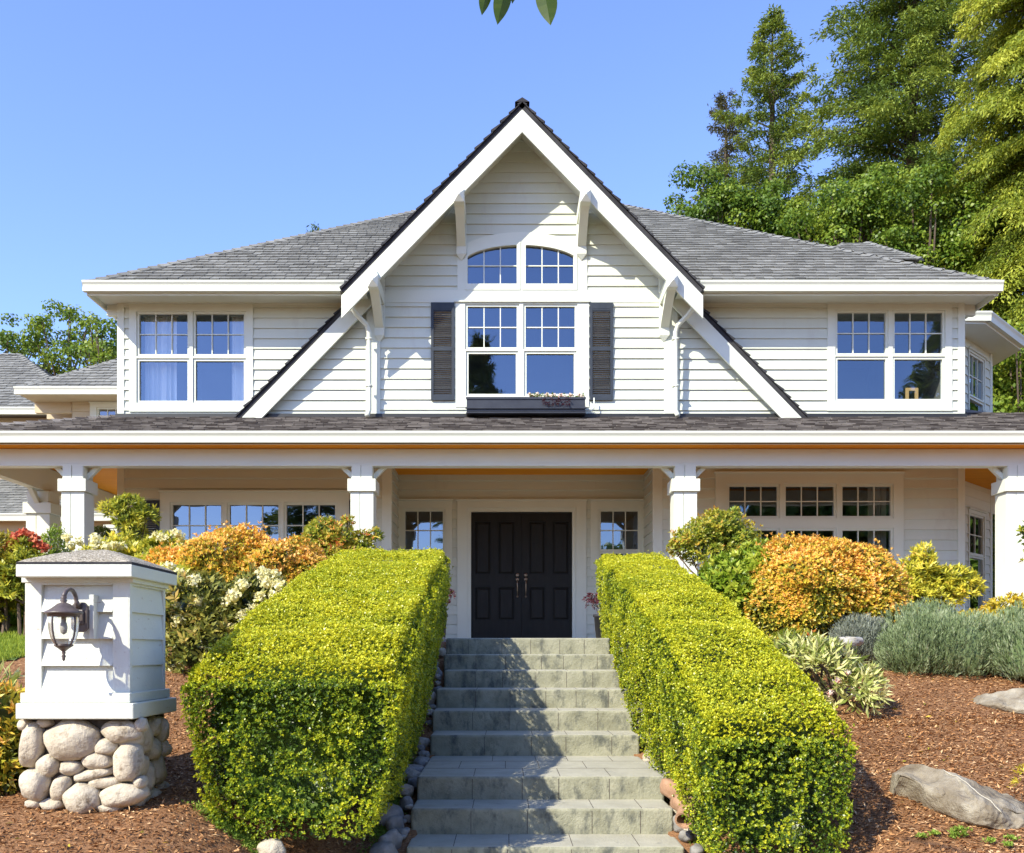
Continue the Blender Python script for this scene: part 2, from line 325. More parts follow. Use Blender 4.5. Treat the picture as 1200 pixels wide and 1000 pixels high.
# ================================================================== HOUSE
FL = .14                                    # porch floor height (eye level is 0)
YW, YG, YD, YP = 16.4, 16.35, 17.6, 14.45   # main wall, gable wall, door wall, porch beam front
house = thing('house', 'white two storey house with steep front gable, grey shingle roofs and full width porch', 'house', (.3, 17, FL))
def plate(mb, u0, u1, z0, z1, holes, w0, w1, mi=0, top=None):
    """flat board from w0 (back) to w1 (front) with rectangular holes"""
    us = sorted({u0, u1, *[min(max(a, u0), u1) for h in holes for a in h[:2]]}); zs = sorted({z0, z1, *[min(max(a, z0), z1) for h in holes for a in h[2:]]})
    def solid(i, j):
        if i < 0 or j < 0 or i >= len(us) - 1 or j >= len(zs) - 1: return False
        cu, cz = (us[i] + us[i + 1]) / 2, (zs[j] + zs[j + 1]) / 2
        return not any(h[0] < cu < h[1] and h[2] < cz < h[3] for h in holes)
    for i in range(len(us) - 1):
        for j in range(len(zs) - 1):
            if not solid(i, j): continue
            a, b, c, d = us[i], us[i + 1], zs[j], zs[j + 1]
            mb.face([(a, w1, c), (b, w1, c), (b, w1, d), (a, w1, d)], mi)
            if not solid(i - 1, j): mb.face([(a, w0, c), (a, w1, c), (a, w1, d), (a, w0, d)], mi)
            if not solid(i + 1, j): mb.face([(b, w0, c), (b, w0, d), (b, w1, d), (b, w1, c)], mi)
            if not solid(i, j - 1): mb.face([(a, w0, c), (b, w0, c), (b, w1, c), (a, w1, c)], mi)
            if not solid(i, j + 1): mb.face([(a, w0, d), (a, w1, d), (b, w1, d), (b, w0, d)], mi)
def siding(mb, u0, u1, z0, z1, holes=(), lim=None, ex=.178, out=.026, zref=None):
    z = z0 if zref is None else zref
    while z < z1 - 1e-4:
        zt = min(z + ex, z1); zb = max(z, z0)
        if zt > z0 + 1e-4:
            cuts = sorted({zb, zt, *[h for q in holes for h in q[2:] if zb < h < zt]})
            for a, b in zip(cuts[:-1], cuts[1:]):
                c = (a + b) / 2; L = lim(c) if lim else (u0, u1)
                segs = [(max(u0, L[0]), min(u1, L[1]))]
                for h in holes:
                    if h[2] < c < h[3]:
                        segs = [t for s in segs for t in ((s[0], min(s[1], h[0])), (max(s[0], h[1]), s[1])) if t[1] - t[0] > .004]
                wa = out * (1 - (a - z) / ex) + .002; wb = out * (1 - (b - z) / ex) + .002
                for s0, s1 in segs:
                    if s1 - s0 < .004: continue
                    mb.face([(s0, wa, a), (s1, wa, a), (s1, wb, b), (s0, wb, b)])
                    if abs(a - z) < 1e-4: mb.face([(s0, 0, a), (s1, 0, a), (s1, wa, a), (s0, wa, a)])
        z += ex
def window(T, casing, units, name='window', label=None, glass='pane', arch=False, proud=.034, parent=None):
    """casing: (u0,u1,z0,z1) or None; units: list of sash (u0,u1,z0,z1,cols,rows) glass sizes"""
    fr = .042
    holes = [(u[0] - fr, u[1] + fr, u[2] - fr, u[3] + fr) for u in units]
    mb = MB(T)
    if casing: plate(mb, *casing, holes, -.09, proud)
    # jamb liner ring and small drip cap
    if casing: mb.box(casing[0] - .02, casing[1] + .02, .0, proud + .03, casing[3] + .002, casing[3] + .03)
    win = mb.build(name, M['trim'], parent or house, bevel=.003)
    if label: win['label'] = label
    for (a, b, c, d, nc, nr) in units:
        s = MB(T); plate(s, a - fr + .001, b + fr - .001, c - fr + .001, d + fr - .001, [(a, b, c, d)], -.055, .012); sash = s.build('sash', M['trim'], win, bevel=.003)
        g = MB(T); g.face([(a - .005, -.03, c - .005), (b + .005, -.03, c - .005), (b + .005, -.03, d + .005), (a - .005, -.03, d + .005)]); g.build('pane', M[glass], win)
        if nc > 1 or nr > 1:
            q = MB(T)
            for k in range(1, nc): u = a + (b - a) * k / nc; q.box(u - .009, u + .009, -.029, -.008, c, d)
            for k in range(1, nr): z = c + (d - c) * k / nr; q.box(a, b, -.0285, -.0095, z - .009, z + .009)
            q.build('muntin_grid', M['trim'], win)
    return win
def room(T, u0, u1, z0, z1, dep=3.5):
    mb = MB(T); w = -.095
    mb.face([(u0, w - dep, z0), (u1, w - dep, z0), (u1, w - dep, z1), (u0, w - dep, z1)])
    mb.face([(u0, w, z0), (u0, w - dep, z0), (u0, w - dep, z1), (u0, w, z1)]); mb.face([(u1, w, z0), (u1, w, z1), (u1, w - dep, z1), (u1, w - dep, z0)])
    mb.face([(u0, w, z0), (u1, w, z0), (u1, w - dep, z0), (u0, w - dep, z0)]); mb.face([(u0, w, z1), (u0, w - dep, z1), (u1, w - dep, z1), (u1, w, z1)])
    return mb.build('interior_room', M['interior'], house, recalc=False)
def RX(a, b, d): return X(a, d), X(b, d)
def rect(px0, px1, py0, py1, d): return X(px0, d), X(px1, d), Z(py1, d), Z(py0, d)   # (u0,u1,z0,z1) from photo pixels
W = facing(YW); G = facing(YG); D = facing(YD)
# ---- window layout
casL = rect(152, 297, 357, 483, YW); casR = rect(969, 1115, 357, 482, YW)
def dh(l, r, t, m0, m1, b, d): u0, u1, _, zt = rect(l, r, t, b, d); return [(u0, u1, Z(m0, d), zt, 3, 2), (u0, u1, Z(b, d), Z(m1, d), 1, 1)]
unL = dh(163.5, 220, 368.5, 415.5, 423.5, 470, YW) + dh(229.5, 286, 368.5, 415.5, 423.5, 470, YW)
unR = dh(981, 1037.5, 367, 414.5, 421.5, 468, YW) + dh(1048, 1104, 367, 414.5, 421.5, 468, YW)
casLL = rect(188, 409.5, 577, 715, YW)
unLL = [(*rect(a, b, 592, 640, YW), 3, 2) for a, b in ((202.6, 259.3), (269.4, 326.3), (335.9, 392.8))] + [(*rect(a, b, 647, 700, YW), 1, 1) for a, b in ((202.6, 259.3), (269.4, 326.3), (335.9, 392.8))]
casLR = rect(838, 1058, 555, 712, YW)
unLR = [(*rect(a, b, 570.5, 605, YW), 3, 2) for a, b in ((854.5, 910.5), (920.5, 977), (987, 1043.5))] + [(*rect(a, b, 622, 700, YW), 3, 3) for a, b in ((854.5, 910.5), (920.5, 977), (987, 1043.5))]
# ---- main walls
xl, xr = X(138, YW), X(1130, YW); bw = .12
e0, e1 = X(457, YW), X(767, YW)
ga, gb = X(430, YG), X(794, YG)
AP = (.281, 9.023, 1.03)             # gable apex x, z, slope
def wallpart(T, *a, **k):
    mb = MB(T); siding(mb, *a, **k); return mb.build('siding_wall', M['siding'], house, recalc=False)
wallpart(W, xl + bw, ga, 3.6, 6.3, holes=[casL], zref=3.98 - 3 * .178)
wallpart(W, gb, xr - bw, 3.6, 6.3, holes=[casR], zref=3.98 - 3 * .178)
wallpart(W, xl + bw, e0 - .13, FL, 3.28, holes=[casLL])
wallpart(W, e1 + .13, xr - bw, FL, 3.28, holes=[casLR])
for side, x0 in ((0, xl), (1, xr - bw)):
    for z0, z1 in ((FL, 3.28), (3.6, 6.25)):
        mb = MB(W); mb.box(x0, x0 + bw, -.1, .03, z0, z1); mb.build('corner_board', M['trim'], house, bevel=.004)
# side walls of the two storey block (seen from the side)
for x, ang in ((xl, -90), (xr, 90)):
    T = frame((x, YW + (0 if ang > 0 else 7.5)), ang)
    hs = []
    mb = MB(T); siding(mb, .1 if ang > 0 else 0, 7.5 if ang > 0 else 7.4, FL, 6.2); mb.build('siding_wall', M['siding'], house, recalc=False)
# frieze under the eaves
for a, b in ((xl, ga), (gb, xr)):
    mb = MB(W); mb.box(a + bw if a == xl else a, b - bw if b == xr else b, 0, .026, 5.98, 6.14); mb.build('frieze', M['trim'], house, bevel=.003)
# ---- gable wall
gz0 = 3.95
def glim(z): h = (AP[1] - .08 - z) / AP[2]; return AP[0] - h, AP[0] + h
archc = ((X(545.5, YG) + X(676, YG)) / 2, X(676, YG) - (X(545.5, YG) + X(676, YG)) / 2)
casG = (X(534, YG), X(690, YG), Z(478, YG), Z(355.5, YG))
beltz = (Z(355.5, YG), Z(340.7, YG))
archb = (X(536, YG), X(688, YG), beltz[1], Z(300, YG))
archholes = [casG, (ga, gb, *beltz), (X(547, YG), X(674, YG), beltz[1], Z(305, YG))]
for k in range(6):                   # opening behind the arched glass
    za = Z(305, YG) + k * .045; t = min(1, (k + .6) / 6.2); hw = archc[1] * .97 * math.sqrt(max(0, 1 - t * t))
    archholes.append((archc[0] - hw, archc[0] + hw, za, za + .045))
wallpart(G, ga + bw, gb - bw, gz0, 8.86, holes=archholes, lim=glim, zref=3.98)
mb = MB(G); L = [(ga + bw, beltz[0]), (gb - bw, beltz[0]), (gb - bw, beltz[1]), (ga + bw, beltz[1])]
mb.prism([(p[0], p[1]) for p in L], 0, .03); mb.build('belt_trim', M['trim'], house, bevel=.003)
for x0 in (ga, gb - .235):
    mb = MB(G); mb.box(x0, x0 + .235, -.11, .035, gz0, 6.35); mb.build('corner_board', M['trim'], house, bevel=.004)
# infill walls either side, beneath the lower slopes
def gl2(z): h = (AP[1] - .10 - z) / AP[2]; return AP[0] - h, AP[0] + h
T2 = facing(YW - .012)
wallpart(T2, -5, ga - .002, gz0, 6.2, lim=gl2, zref=3.98); wallpart(T2, gb + .002, 5.6, gz0, 6.2, lim=gl2, zref=3.98)
for xx, ss in ((ga - .36, 1), (gb + .36, -1)):     # closed side cheeks of the gable wall
    mb = MB(); mb.box(min(xx + ss * .34, xx + ss * .36), max(xx + ss * .34, xx + ss * .36), YG, YW, gz0, 6.3); mb.build('cheek_board', M['trim'], house)
# ---- gable windows
cG = [(*rect(548, 605.5, 359.8, 407.5, YG), 3, 2), (*rect(549, 604.5, 415, 462, YG), 1, 1), (*rect(616, 673.5, 359.8, 407.5, YG), 3, 2), (*rect(617, 672.5, 415, 462, YG), 1, 1)]
window(G, casG, cG, label='large paired sash window below the arch with a tree mirrored in its left pane')
room(G, casG[0] + .1, casG[1] - .1, casG[2] + .05, 7.35, 3.2)
def archwin():
    c, R = archc; zb = beltz[1]; fr = .042
    ztop, zside = Z(284.5, YG), Z(306, YG)
    def az(u, o=0): # arch height at u (ellipse), o: outward offset
        t = min(1, abs(u - c) / (R + o + .0001)); return (zside - .04) + (ztop - zside + .04 + o) * math.sqrt(max(0, 1 - (t * .93) ** 2)) - .37 * (ztop - zside + .04) * 0
    n = 28
    mb = MB(G)                                         # casing: band between outer curve and inner curve, as wedges
    xo0, xo1 = archb[0], archb[1]
    us = [xo0 + (xo1 - xo0) * k / n for k in range(n + 1)]
    for a, b in zip(us[:-1], us[1:]):
        oa, ob = az(a, .17) , az(b, .17); ia = az(a) if abs(a - c) < R else zb; ib = az(b) if abs(b - c) < R else zb
        ia, ib = (min(ia, ib),) * 2 if (ia == zb) != (ib == zb) else (ia, ib)
        mb.prism([(a, ia), (b, ib), (b, ob), (a, oa)], 0, .03)
    win = mb.build('window', M['trim'], house); win['label'] = 'arched fanlight window high in the front gable'
    for sgn, (g0, g1) in ((-1, RX(548, 605.5, YG)), (1, RX(616, 673.5, YG))):
        z0 = Z(333.5, YG); k = 12; uu = [g0 + (g1 - g0) * i / k for i in range(k + 1)]
        f0, f1 = (g0 - fr, c - .012) if sgn < 0 else (c + .012, g1 + fr)
        s = MB(G); s.box(f0, f1, -.05, .04, zb - .0, z0)                 # bottom rail
        s.box(f0, g0, -.05, .04, z0, az(f0 if sgn < 0 else g0) - .0); s.box(g1, f1, -.05, .04, z0, az(g1 if sgn < 0 else f1))
        for a, b in zip(uu[:-1], uu[1:]): s.prism([(a, az(a) - .055), (b, az(b) - .055), (b, az(b) + .004), (a, az(a) + .004)], -.05, .04)
        s.build('sash', M['trim'], win)
        g = MB(G)
        for a, b in zip(uu[:-1], uu[1:]): g.face([(a, -.03, z0), (b, -.03, z0), (b, -.03, az(b) - .05), (a, -.03, az(a) - .05)])
        g.build('pane', M['pane'], win)
        q = MB(G)
        for j in (1, 2): u = g0 + (g1 - g0) * j / 3; q.box(u - .009, u + .009, -.029, -.006, z0, az(u) - .05)
        q.box(g0, g1, -.028, -.007, Z(311.5, YG) - .009, Z(311.5, YG) + .009); q.build('muntin_grid', M['trim'], win)
    mb = MB(G); mb.box(c - .012, c + .012, -.05, .025, zb, az(c)); mb.build('mullion', M['trim'], win)
archwin()
window(W, casL, unL, label='upper paired sash window left of the gable with pale curtains')
window(W, casR, unR, label='upper paired sash window right of the gable')
room(W, casL[0] + .08, casL[1] - .08, casL[2] + .06, casL[3] - .05); room(W, casR[0] + .08, casR[1] - .08, casR[2] + .06, casR[3] - .05)
window(W, casLL, unLL, glass='pane_low', label='triple porch window left of the entrance'); window(W, casLR, unLR, glass='pane_low', label='two row triple porch window right of the entrance')
room(W, casLL[0] + .05, casLL[1] - .05, casLL[2] + .05, casLL[3] - .05); room(W, casLR[0] + .05, casLR[1] - .05, casLR[2] + .05, casLR[3] - .05)
# ---- entrance recess
d0, d1 = X(463, YD), X(761, YD)
casDoor = rect(536, 687, 587, 754, YD); opn = rect(552, 670.5, 600, 752.7, YD)
cwl = rect(463, 530, 587, 668, YD); cwr = rect(692, 759, 587, 668, YD)
wallpart(D, d0, d1, FL, 3.28, holes=[casDoor, cwl, cwr])
window(D, cwl, [(*rect(475, 519, 599.5, 644, YD), 3, 2), (*rect(475, 519, 649, 660, YD), 1, 1)], glass='pane_low', label='small square window left of the front doors')
window(D, cwr, [(*rect(704, 747.5, 599.5, 644, YD), 3, 2), (*rect(704, 747.5, 649, 660, YD), 1, 1)], glass='pane_low', label='small square window right of the front doors')
room(D, cwl[0] + .05, cwl[1] - .05, cwl[2] + .1, cwl[3] - .05, 2.5); room(D, cwr[0] + .05, cwr[1] - .05, cwr[2] + .1, cwr[3] - .05, 2.5)
mb = MB(D); plate(mb, casDoor[0], casDoor[1], FL, casDoor[3], [(opn[0] - .07, opn[1] + .07, FL - 1, opn[3] + .07)], 0, .04)
mb.box(casDoor[0] - .02, casDoor[1] + .02, 0, .06, casDoor[3] + .001, casDoor[3] + .03)
dfm = mb.build('door_frame', M['trim'], house, bevel=.003)
mb = MB(D); plate(mb, opn[0] - .069, opn[1] + .069, FL, opn[3] + .069, [(opn[0], opn[1], FL - 1, opn[3])], -.1, .018); mb.build('jamb', M['trim'], dfm, bevel=.006)
mb = MB(D); mb.box(opn[0], opn[1], -.1, .03, FL, FL + .02); mb.build('threshold', M['iron'], dfm)
mid = (opn[0] + opn[1]) / 2
mb = MB(D); mb.box(opn[0] - .06, opn[1] + .06, -.2, -.12, FL, opn[3] + .06); mb.build('door_light_stop', M['door'], dfm)  # unseen backing added behind the leaves so sky light can't leak through
panels = [(556.5, 575, 611, 673), (584, 603, 611, 673), (556.5, 575, 688, 727), (584, 603, 688, 727)]
for s, off in ((0, 0), (1, 63.8)):
    u0, u1 = (opn[0] + .002, mid - .002) if s == 0 else (mid + .002, opn[1] - .002)
    hs = [rect(a + off, b + off, c, d, YD) for a, b, c, d in panels]
    mb = MB(D); plate(mb, u0, u1, FL + .022, opn[3] - .003, hs, -.085, -.03)
    for h in hs:
        mb.box(h[0], h[1], -.085, -.062, h[2], h[3]); i = .05
        a, b, c, d = h; q = [(a + .02, -.062, c + .02), (b - .02, -.062, c + .02), (b - .02, -.062, d - .02), (a + .02, -.062, d - .02)]
        r = [(a + i, -.042, c + i), (b - i, -.042, c + i), (b - i, -.042, d - i), (a + i, -.042, d - i)]
        mb.face(r)
        for k in range(4): mb.face([q[k], q[(k + 1) % 4], r[(k + 1) % 4], r[k]])
    leaf = mb.build('front_door', M['door'], house, bevel=.003)
    hx = X(606.3 if s == 0 else 616.2, YD)
    mb = MB(); c = (hx, YD + .03, Z(674, YD)); mb.tube([(hx, YD + .03, c[2]), (hx, YD + .005, c[2])], [.034, .03], 14); mb.build('deadbolt', M['brass'], leaf, True)
    mb = MB(); z1, z2 = Z(679, YD), Z(698, YD)
    mb.tube([(hx, YD + .03, z1), (hx, YD + .012, z1)], [.034, .03], 14)
    mb.tube([(hx, YD + .01, z1 - .02), (hx, YD - .045, z1 - .06), (hx, YD - .05, z1 - .12), (hx, YD - .03, z1 - .2), (hx, YD + .02, z2 - .02)], [.013, .011, .012, .011, .009], 8)
    mb.tube([(hx, YD + .03, z2 - .02), (hx, YD + .012, z2 - .02)], [.02, .018], 10); mb.build('door_handle', M['brass'], leaf, True)
# side walls of the recess, in perspective
T = frame((e0, YW), 90)           # faces +x : outward of a wall running away is to the right
mb = MB(frame((e0, YW), 90)); siding(mb, .1, YD - YW, FL, 3.28); mb.build('siding_wall', M['siding'], house, recalc=False)
mb = MB(frame((e1, YD), -90)); siding(mb, 0, YD - YW - .1, FL, 3.28); mb.build('siding_wall', M['siding'], house, recalc=False)
for x0 in (e0 - .135, e1 - .03): mb = MB(W); mb.box(x0, x0 + .165, -.1, .03, FL, 3.28); mb.build('corner_board', M['trim'], house, bevel=.004)
# ---- porch: floor, ceiling, beam, posts
PX0, PX1 = -9.0, 12.0
mb = MB(); mb.box(PX0, PX1, 14.2, 21.5, FL - .25, FL - .002); mb.build('porch_floor', M['edgestone'], house)
mb = MB(); mb.face([(PX0 + .3, YP + .16, 3.27), (PX0 + .3, 21, 3.27), (xl + .05, 21, 3.27), (xl + .05, YP + .16, 3.27)])
mb.face([(xl + .05, YP + .16, 3.272), (xl + .05, YD + .05, 3.272), (xr - .02, YD + .05, 3.272), (xr - .02, YP + .16, 3.272)])
mb.face([(xr - .02, YP + .16, 3.27), (xr - .02, 20.5, 3.27), (PX1 - .3, 20.5, 3.27), (PX1 - .3, YP + .16, 3.27)]); mb.build('porch_ceiling', M['cedar'], house, recalc=False)
mb = MB(); mb.box(PX0 + .55, PX1 - .5, YP, YP + .17, 2.84, 3.085); mb.box(PX0 + .55, PX1 - .5, YP - .012, YP + .182, 2.82, 2.86); mb.build('porch_beam', M['trim'], house, bevel=.004)
mb = MB(); mb.box(-8.32, -8.15, YP + .19, 20.5, 2.84, 3.26); mb.build('porch_beam', M['trim'], house, bevel=.004)
mb = MB(); mb.box(-8.15, xl, 20.3, 20.47, 2.75, 3.26); mb.build('porch_beam', M['trim'], house, bevel=.004)
mb = MB(); mb.box(PX0 + .05, PX1, 14.06, YP + .165, 3.09, 3.115); mb.build('eave_soffit', M['cedar'], house)
def gutter(x0, x1, y, ztop, name='gutter', parent=None, h=.17, T=None):
    """K-style gutter running along x, front lip at y"""
    pr = [(y, ztop), (y + .004, ztop - .03), (y + .03, ztop - .075), (y + .035, ztop - h), (y + .12, ztop - h), (y + .12, ztop - .01), (y + .108, ztop - .01), (y + .108, ztop - h + .015), (y + .045, ztop - h + .015), (y + .014, ztop - .02), (y + .012, ztop)]
    mb = MB(T); mb.prism([(a, b) for a, b in pr], x0, x1, 0); return mb.build(name, M['trim'], parent or house, bevel=.002)
def post(px, py, wd=.35, z1=2.835, braces=(1, 1), brdir='x', label=None):
    h = wd / 2; mb = MB(); cx, cy = px, py
    mb.box(cx - h + .012, cx + h - .012, cy - h + .012, cy + h - .012, FL, z1)
    for sx in (-1, 1):                                   # boards with open seams
        mb.box(cx + (-h if sx < 0 else .045 - h * .0), cx + (-.035 if sx < 0 else h), cy - h, cy - h + .014, FL + .02, 2.42) if sx < 0 else mb.box(cx - .025, cx + h, cy - h, cy - h + .014, FL + .02, 2.42)
    for sx in (-1, 1): mb.box(cx + sx * h - (.014 if sx > 0 else 0), cx + sx * h + (0 if sx > 0 else .014), cy - h + .016, cy + h, FL + .02, 2.42)
    mb.box(cx - h + .02, cx - .02, cy - h - .002, cy - h + .014, 2.625, z1); mb.box(cx - .01, cx + h - .02, cy - h - .002, cy - h + .014, 2.625, z1)
    mb.box(cx - h - .03, cx + h + .03, cy - h - .03, cy + h + .03, FL, FL + .2)
    p = mb.build('porch_post', M['trim'], house, bevel=.004)
    mb = MB(); mb.box(cx - h - .04, cx + h + .04, cy - h - .04, cy + h + .04, 2.43, 2.62); mb.build('capital', M['trim'], p, bevel=.006)
    for s in (-1, 1):
        if not braces[(s + 1) // 2]: continue
        a = h - .02; q = MB()
        poly = [(cx + s * a, 2.62), (cx + s * (a + .22), 2.838), (cx + s * (a + .12), 2.838), (cx + s * a, 2.72)] if brdir == 'x' else [(cy + s * a, 2.55), (cy + s * (a + .32), 2.838), (cy + s * (a + .2), 2.838), (cy + s * a, 2.66)]
        q.prism(poly, (cy if brdir == 'x' else cx) - .04, (cy if brdir == 'x' else cx) + .04, 1 if brdir == 'x' else 0)
        q.build('brace', M['trim'], p, bevel=.003)
    return p
for x in (-6.59, -2.183, 2.75, 7.82): post(x, YP + .16)
post(-8.26, 16.95, .42, 2.835, (1, 1), 'y'); post(-8.4, YP + .16)
mb = MB(); mb.box(8.0, 10.5, 14.5, 14.62, FL, Z(694, 14.5)); mb.build('porch_kerb_wall', M['trim'], house, bevel=.005)
# ---- roofs
def shingles(mb, O, U, V, N, v1, lim, ex=.2, tw=(.14, .2), th=(.016, .03), drop=.02, v0=0):
    """overlapping tabs on a plane: origin O, U along the eave, V up the slope"""
    O, U, V, N = (Vector(a) for a in (O, U, V, N)); v = v0; r = 0
    while v < v1:
        u0, u1 = lim(min(v + ex * .5, v1)); u = u0 - random.uniform(0, .1)
        while u < u1:
            wd = random.uniform(*tw); a, b = max(u, u0), min(u + wd - .006, u1)
            if b - a > .03:
                t = random.uniform(*th); vb = v - random.choice((0, 0, drop, drop * .5)); vt = min(v + ex * 1.15, v1 + .02)
                q = [O + U * a + V * vb, O + U * b + V * vb, O + U * b + V * vt, O + U * a + V * vt]
                up = [q[0] + N * (t + .012), q[1] + N * (t + .012), q[2] + N * .004, q[3] + N * .004]
                mb.face(up); mb.face([q[0], q[1], up[1], up[0]]); mb.face([q[1], q[2], up[2], up[1]]); mb.face([q[3], q[0], up[0], up[3]])
            u += wd + .004
        v += ex; r += 1
def hipcap(p0, p1, parent, mat='shingle', wd=.13, step=.2):
    p0, p1 = Vector(p0), Vector(p1); d = (p1 - p0).normalized(); s = d.cross(Vector((0, 0, 1))).normalized(); n = s.cross(d)
    mb = MB(); L = (p1 - p0).length; k = 0
    while k < L:
        a = p0 + d * k; b = p0 + d * min(k + step * 1.25, L + .02)
        for sg in (-1, 1):
            mb.face([a + n * .055, a + s * sg * wd + n * -.02, b + s * sg * wd + n * -.045, b + n * .028])
        mb.face([a + n * .055, a - s * wd - n * .02, a - n * .02]); mb.face([a + n * .055, a + s * wd - n * .02, a - n * .02])
        k += step
    return mb.build('hip_cap', M[mat], parent, recalc=False)
EV = (X(100, 15.75), X(1172, 15.75), 15.78, 6.13)    # main eave left x, right x, y, z
pm = .70; DEP = 12.4
def hiproof(x0, x1, y0, z, p, dep, name, mat='shingle', ov=.0, cut=None, ex=.2):
    half = dep / 2; zr = z + p * half; c = math.sqrt(1 + p * p); N = Vector((0, -p, 1)).normalized(); mb = MB()
    A, B, C_, D_ = (x0, y0, z), (x1, y0, z), (x1, y0 + dep, z), (x0, y0 + dep, z); R0, R1 = (x0 + half, y0 + half, zr), (x1 - half, y0 + half, zr)
    if cut is None:
        mb.face((A, B, R1, R0)); mb.face([(q[0], q[1], q[2] - .06) for q in (A, D_, C_, B)])
    else:                                        # the front slope stops at the cross gable
        ax, az_, asl = cut; he = (az_ - z) / asl; yv = y0 + (az_ - .02 - z) / p; V_ = (ax, yv, az_ - .02)
        mb.face((A, (ax - he + .03, y0, z), V_, (ax, R0[1], zr), R0)); mb.face(((ax + he - .03, y0, z), B, R1, (ax, R0[1], zr), V_))
    for f in ((B, C_, R1), (C_, D_, R0, R1), (D_, A, R0)): mb.face(f)
    for k in range(1 if cut else 0, 4): a, b = (A, B, C_, D_)[k], (B, C_, D_, A)[k]; mb.face([a, b, (b[0], b[1], b[2] - .06), (a[0], a[1], a[2] - .06)])
    V1 = half * c; lim = lambda v: (v / c, (x1 - x0) - v / c)
    if cut is None: shingles(mb, A, (1, 0, 0), (0, 1 / c, p / c), N, V1, lim, ex)
    else:
        hw = lambda v: (cut[1] - (z + v * p / c) - .02) / cut[2]
        shingles(mb, A, (1, 0, 0), (0, 1 / c, p / c), N, V1, lambda v: (v / c, min(lim(v)[1], cut[0] - x0 - max(0, hw(v)))), ex)
        shingles(mb, A, (1, 0, 0), (0, 1 / c, p / c), N, V1, lambda v: (max(v / c, cut[0] - x0 + max(0, hw(v))), lim(v)[1]), ex)
    shingles(mb, B, (0, 1, 0), (-1 / c, 0, p / c), Vector((p, 0, 1)).normalized(), V1, lambda v: (v / c, dep - v / c), ex)
    if x0 < -8: shingles(mb, D_, (0, -1, 0), (1 / c, 0, p / c), Vector((-p, 0, 1)).normalized(), V1, lambda v: (v / c, dep - v / c), ex)
    ro = mb.build(name, M[mat], house, recalc=False)
    hipcap(A, R0, ro, mat); hipcap(B, R1, ro, mat); hipcap(R0, R1, ro, mat)
    return ro
roof = hiproof(EV[0], EV[1], EV[2], EV[3], pm, DEP, 'roof', cut=AP)
GL, GR = AP[0] - 2.62, AP[0] + 2.62
mb = MB()
for a, b in ((EV[0] + .04, GL), (GR, EV[1] - .04)): mb.box(a, b, EV[2] + .05, YW + .1, EV[3] - .12, EV[3] - .065)
for a, b in ((EV[0] + .04, xl + .05), (xr - .05, EV[1] - .04)): mb.box(a, b, YW + .1, EV[2] + DEP, EV[3] - .12, EV[3] - .065)
mb.build('soffit', M['trim'], roof)
mb = MB()
for a, b in ((EV[0] + .03, GL), (GR, EV[1] - .03)): mb = MB(); mb.box(a, b, EV[2] + .02, EV[2] + .05, EV[3] - .2, EV[3] - .01); mb.build('fascia', M['trim'], roof)
gutter(EV[0] - .03, X(400, 15.7) + .05, EV[2] - .11, EV[3] + .01, parent=roof); gutter(X(824, 15.7) - .05, EV[1] + .03, EV[2] - .11, EV[3] + .01, parent=roof)
for sgn, xe in ((-1, EV[0]), (1, EV[1])):            # side fascia, sloped closers under the end eaves
    mb = MB(); mb.box(min(xe, xe + sgn * -.035), max(xe, xe + sgn * -.035), EV[2] + .02, EV[2] + DEP, EV[3] - .2, EV[3] - .01); mb.build('fascia', M['trim'], roof)
    for k in range(4):                               # outrigger blocks under the side eave
        yy = YW + .05 + k * 1.6; mb = MB(); xw = xl if sgn < 0 else xr
        mb.box(min(xw, xe - sgn * .06), max(xw, xe - sgn * .06), yy, yy + .1, EV[3] - .3, EV[3] - .12); mb.build('outrigger', M['trim'], roof, bevel=.004)
# rear wing roof whose ridge shows above the right hip
mb = MB(); rx, ry, rz = X(1004, 24.4), 24.4, Z(284.5, 24.4); q = [(rx - 1.5, 22.9, rz - 1.05), (rx + 1.0, 22.9, rz - 1.05), (rx + 1.0, 26, rz - 1.05), (rx - 1.5, 26, rz - 1.05)]
ra, rb_ = (rx - .35, ry, rz - .03), (rx + .25, ry, rz)
for f in ((q[0], q[1], rb_, ra), (q[1], q[2], rb_), (q[2], q[3], ra, rb_), (q[3], q[0], ra)): mb.face(f)
shingles(mb, q[0], (1, 0, 0), Vector((0, 1.5, 1.05)).normalized(), Vector((0, -1.05, 1.5)).normalized(), 1.75, lambda v: (v * .63, 2.5 - v * .43))
wb = MB(); wb.box(rx - 1.3, rx + .8, 23.1, 25.8, 3.5, rz - 1.06); wb.build('siding_wall', M['siding'], house)
rr = mb.build('rear_roof', M['shingle'], house, recalc=False); hipcap(q[1], rb_, rr); hipcap(q[0], ra, rr)
# porch roof
PY, PZ, pp = 14.14, 3.25, .352; c = math.sqrt(1 + pp * pp); run = YW + .05 - PY
mb = MB(); N = Vector((0, -pp, 1)).normalized()
def pz(y): return PZ + pp * (y - PY)
mb.face([(PX0, PY, PZ), (PX1, PY, PZ), (PX1, 17.1, pz(17.1)), (xr, 17.1, pz(17.1)), (xr, YW + .05, pz(YW + .05)), (xl, YW + .05, pz(YW + .05))])
mb.face([(PX0, PY, PZ), (xl, YW + .05, pz(YW + .05)), (xl, 21, pz(YW + .05)), (PX0, 21, PZ)]); mb.face([(xr, 17.1, pz(17.1)), (PX1, 17.1, pz(17.1)), (PX1, 18.5, 3.9), (xr, 18.5, 4.6)])
mb.face([(xr, 16.4, pz(16.4)), (9.0, 16.4, pz(16.4)), (8.6, 18.2, pz(18.2)), (xr, 18.2, pz(18.2))])
rt = (PX1 - PX0)
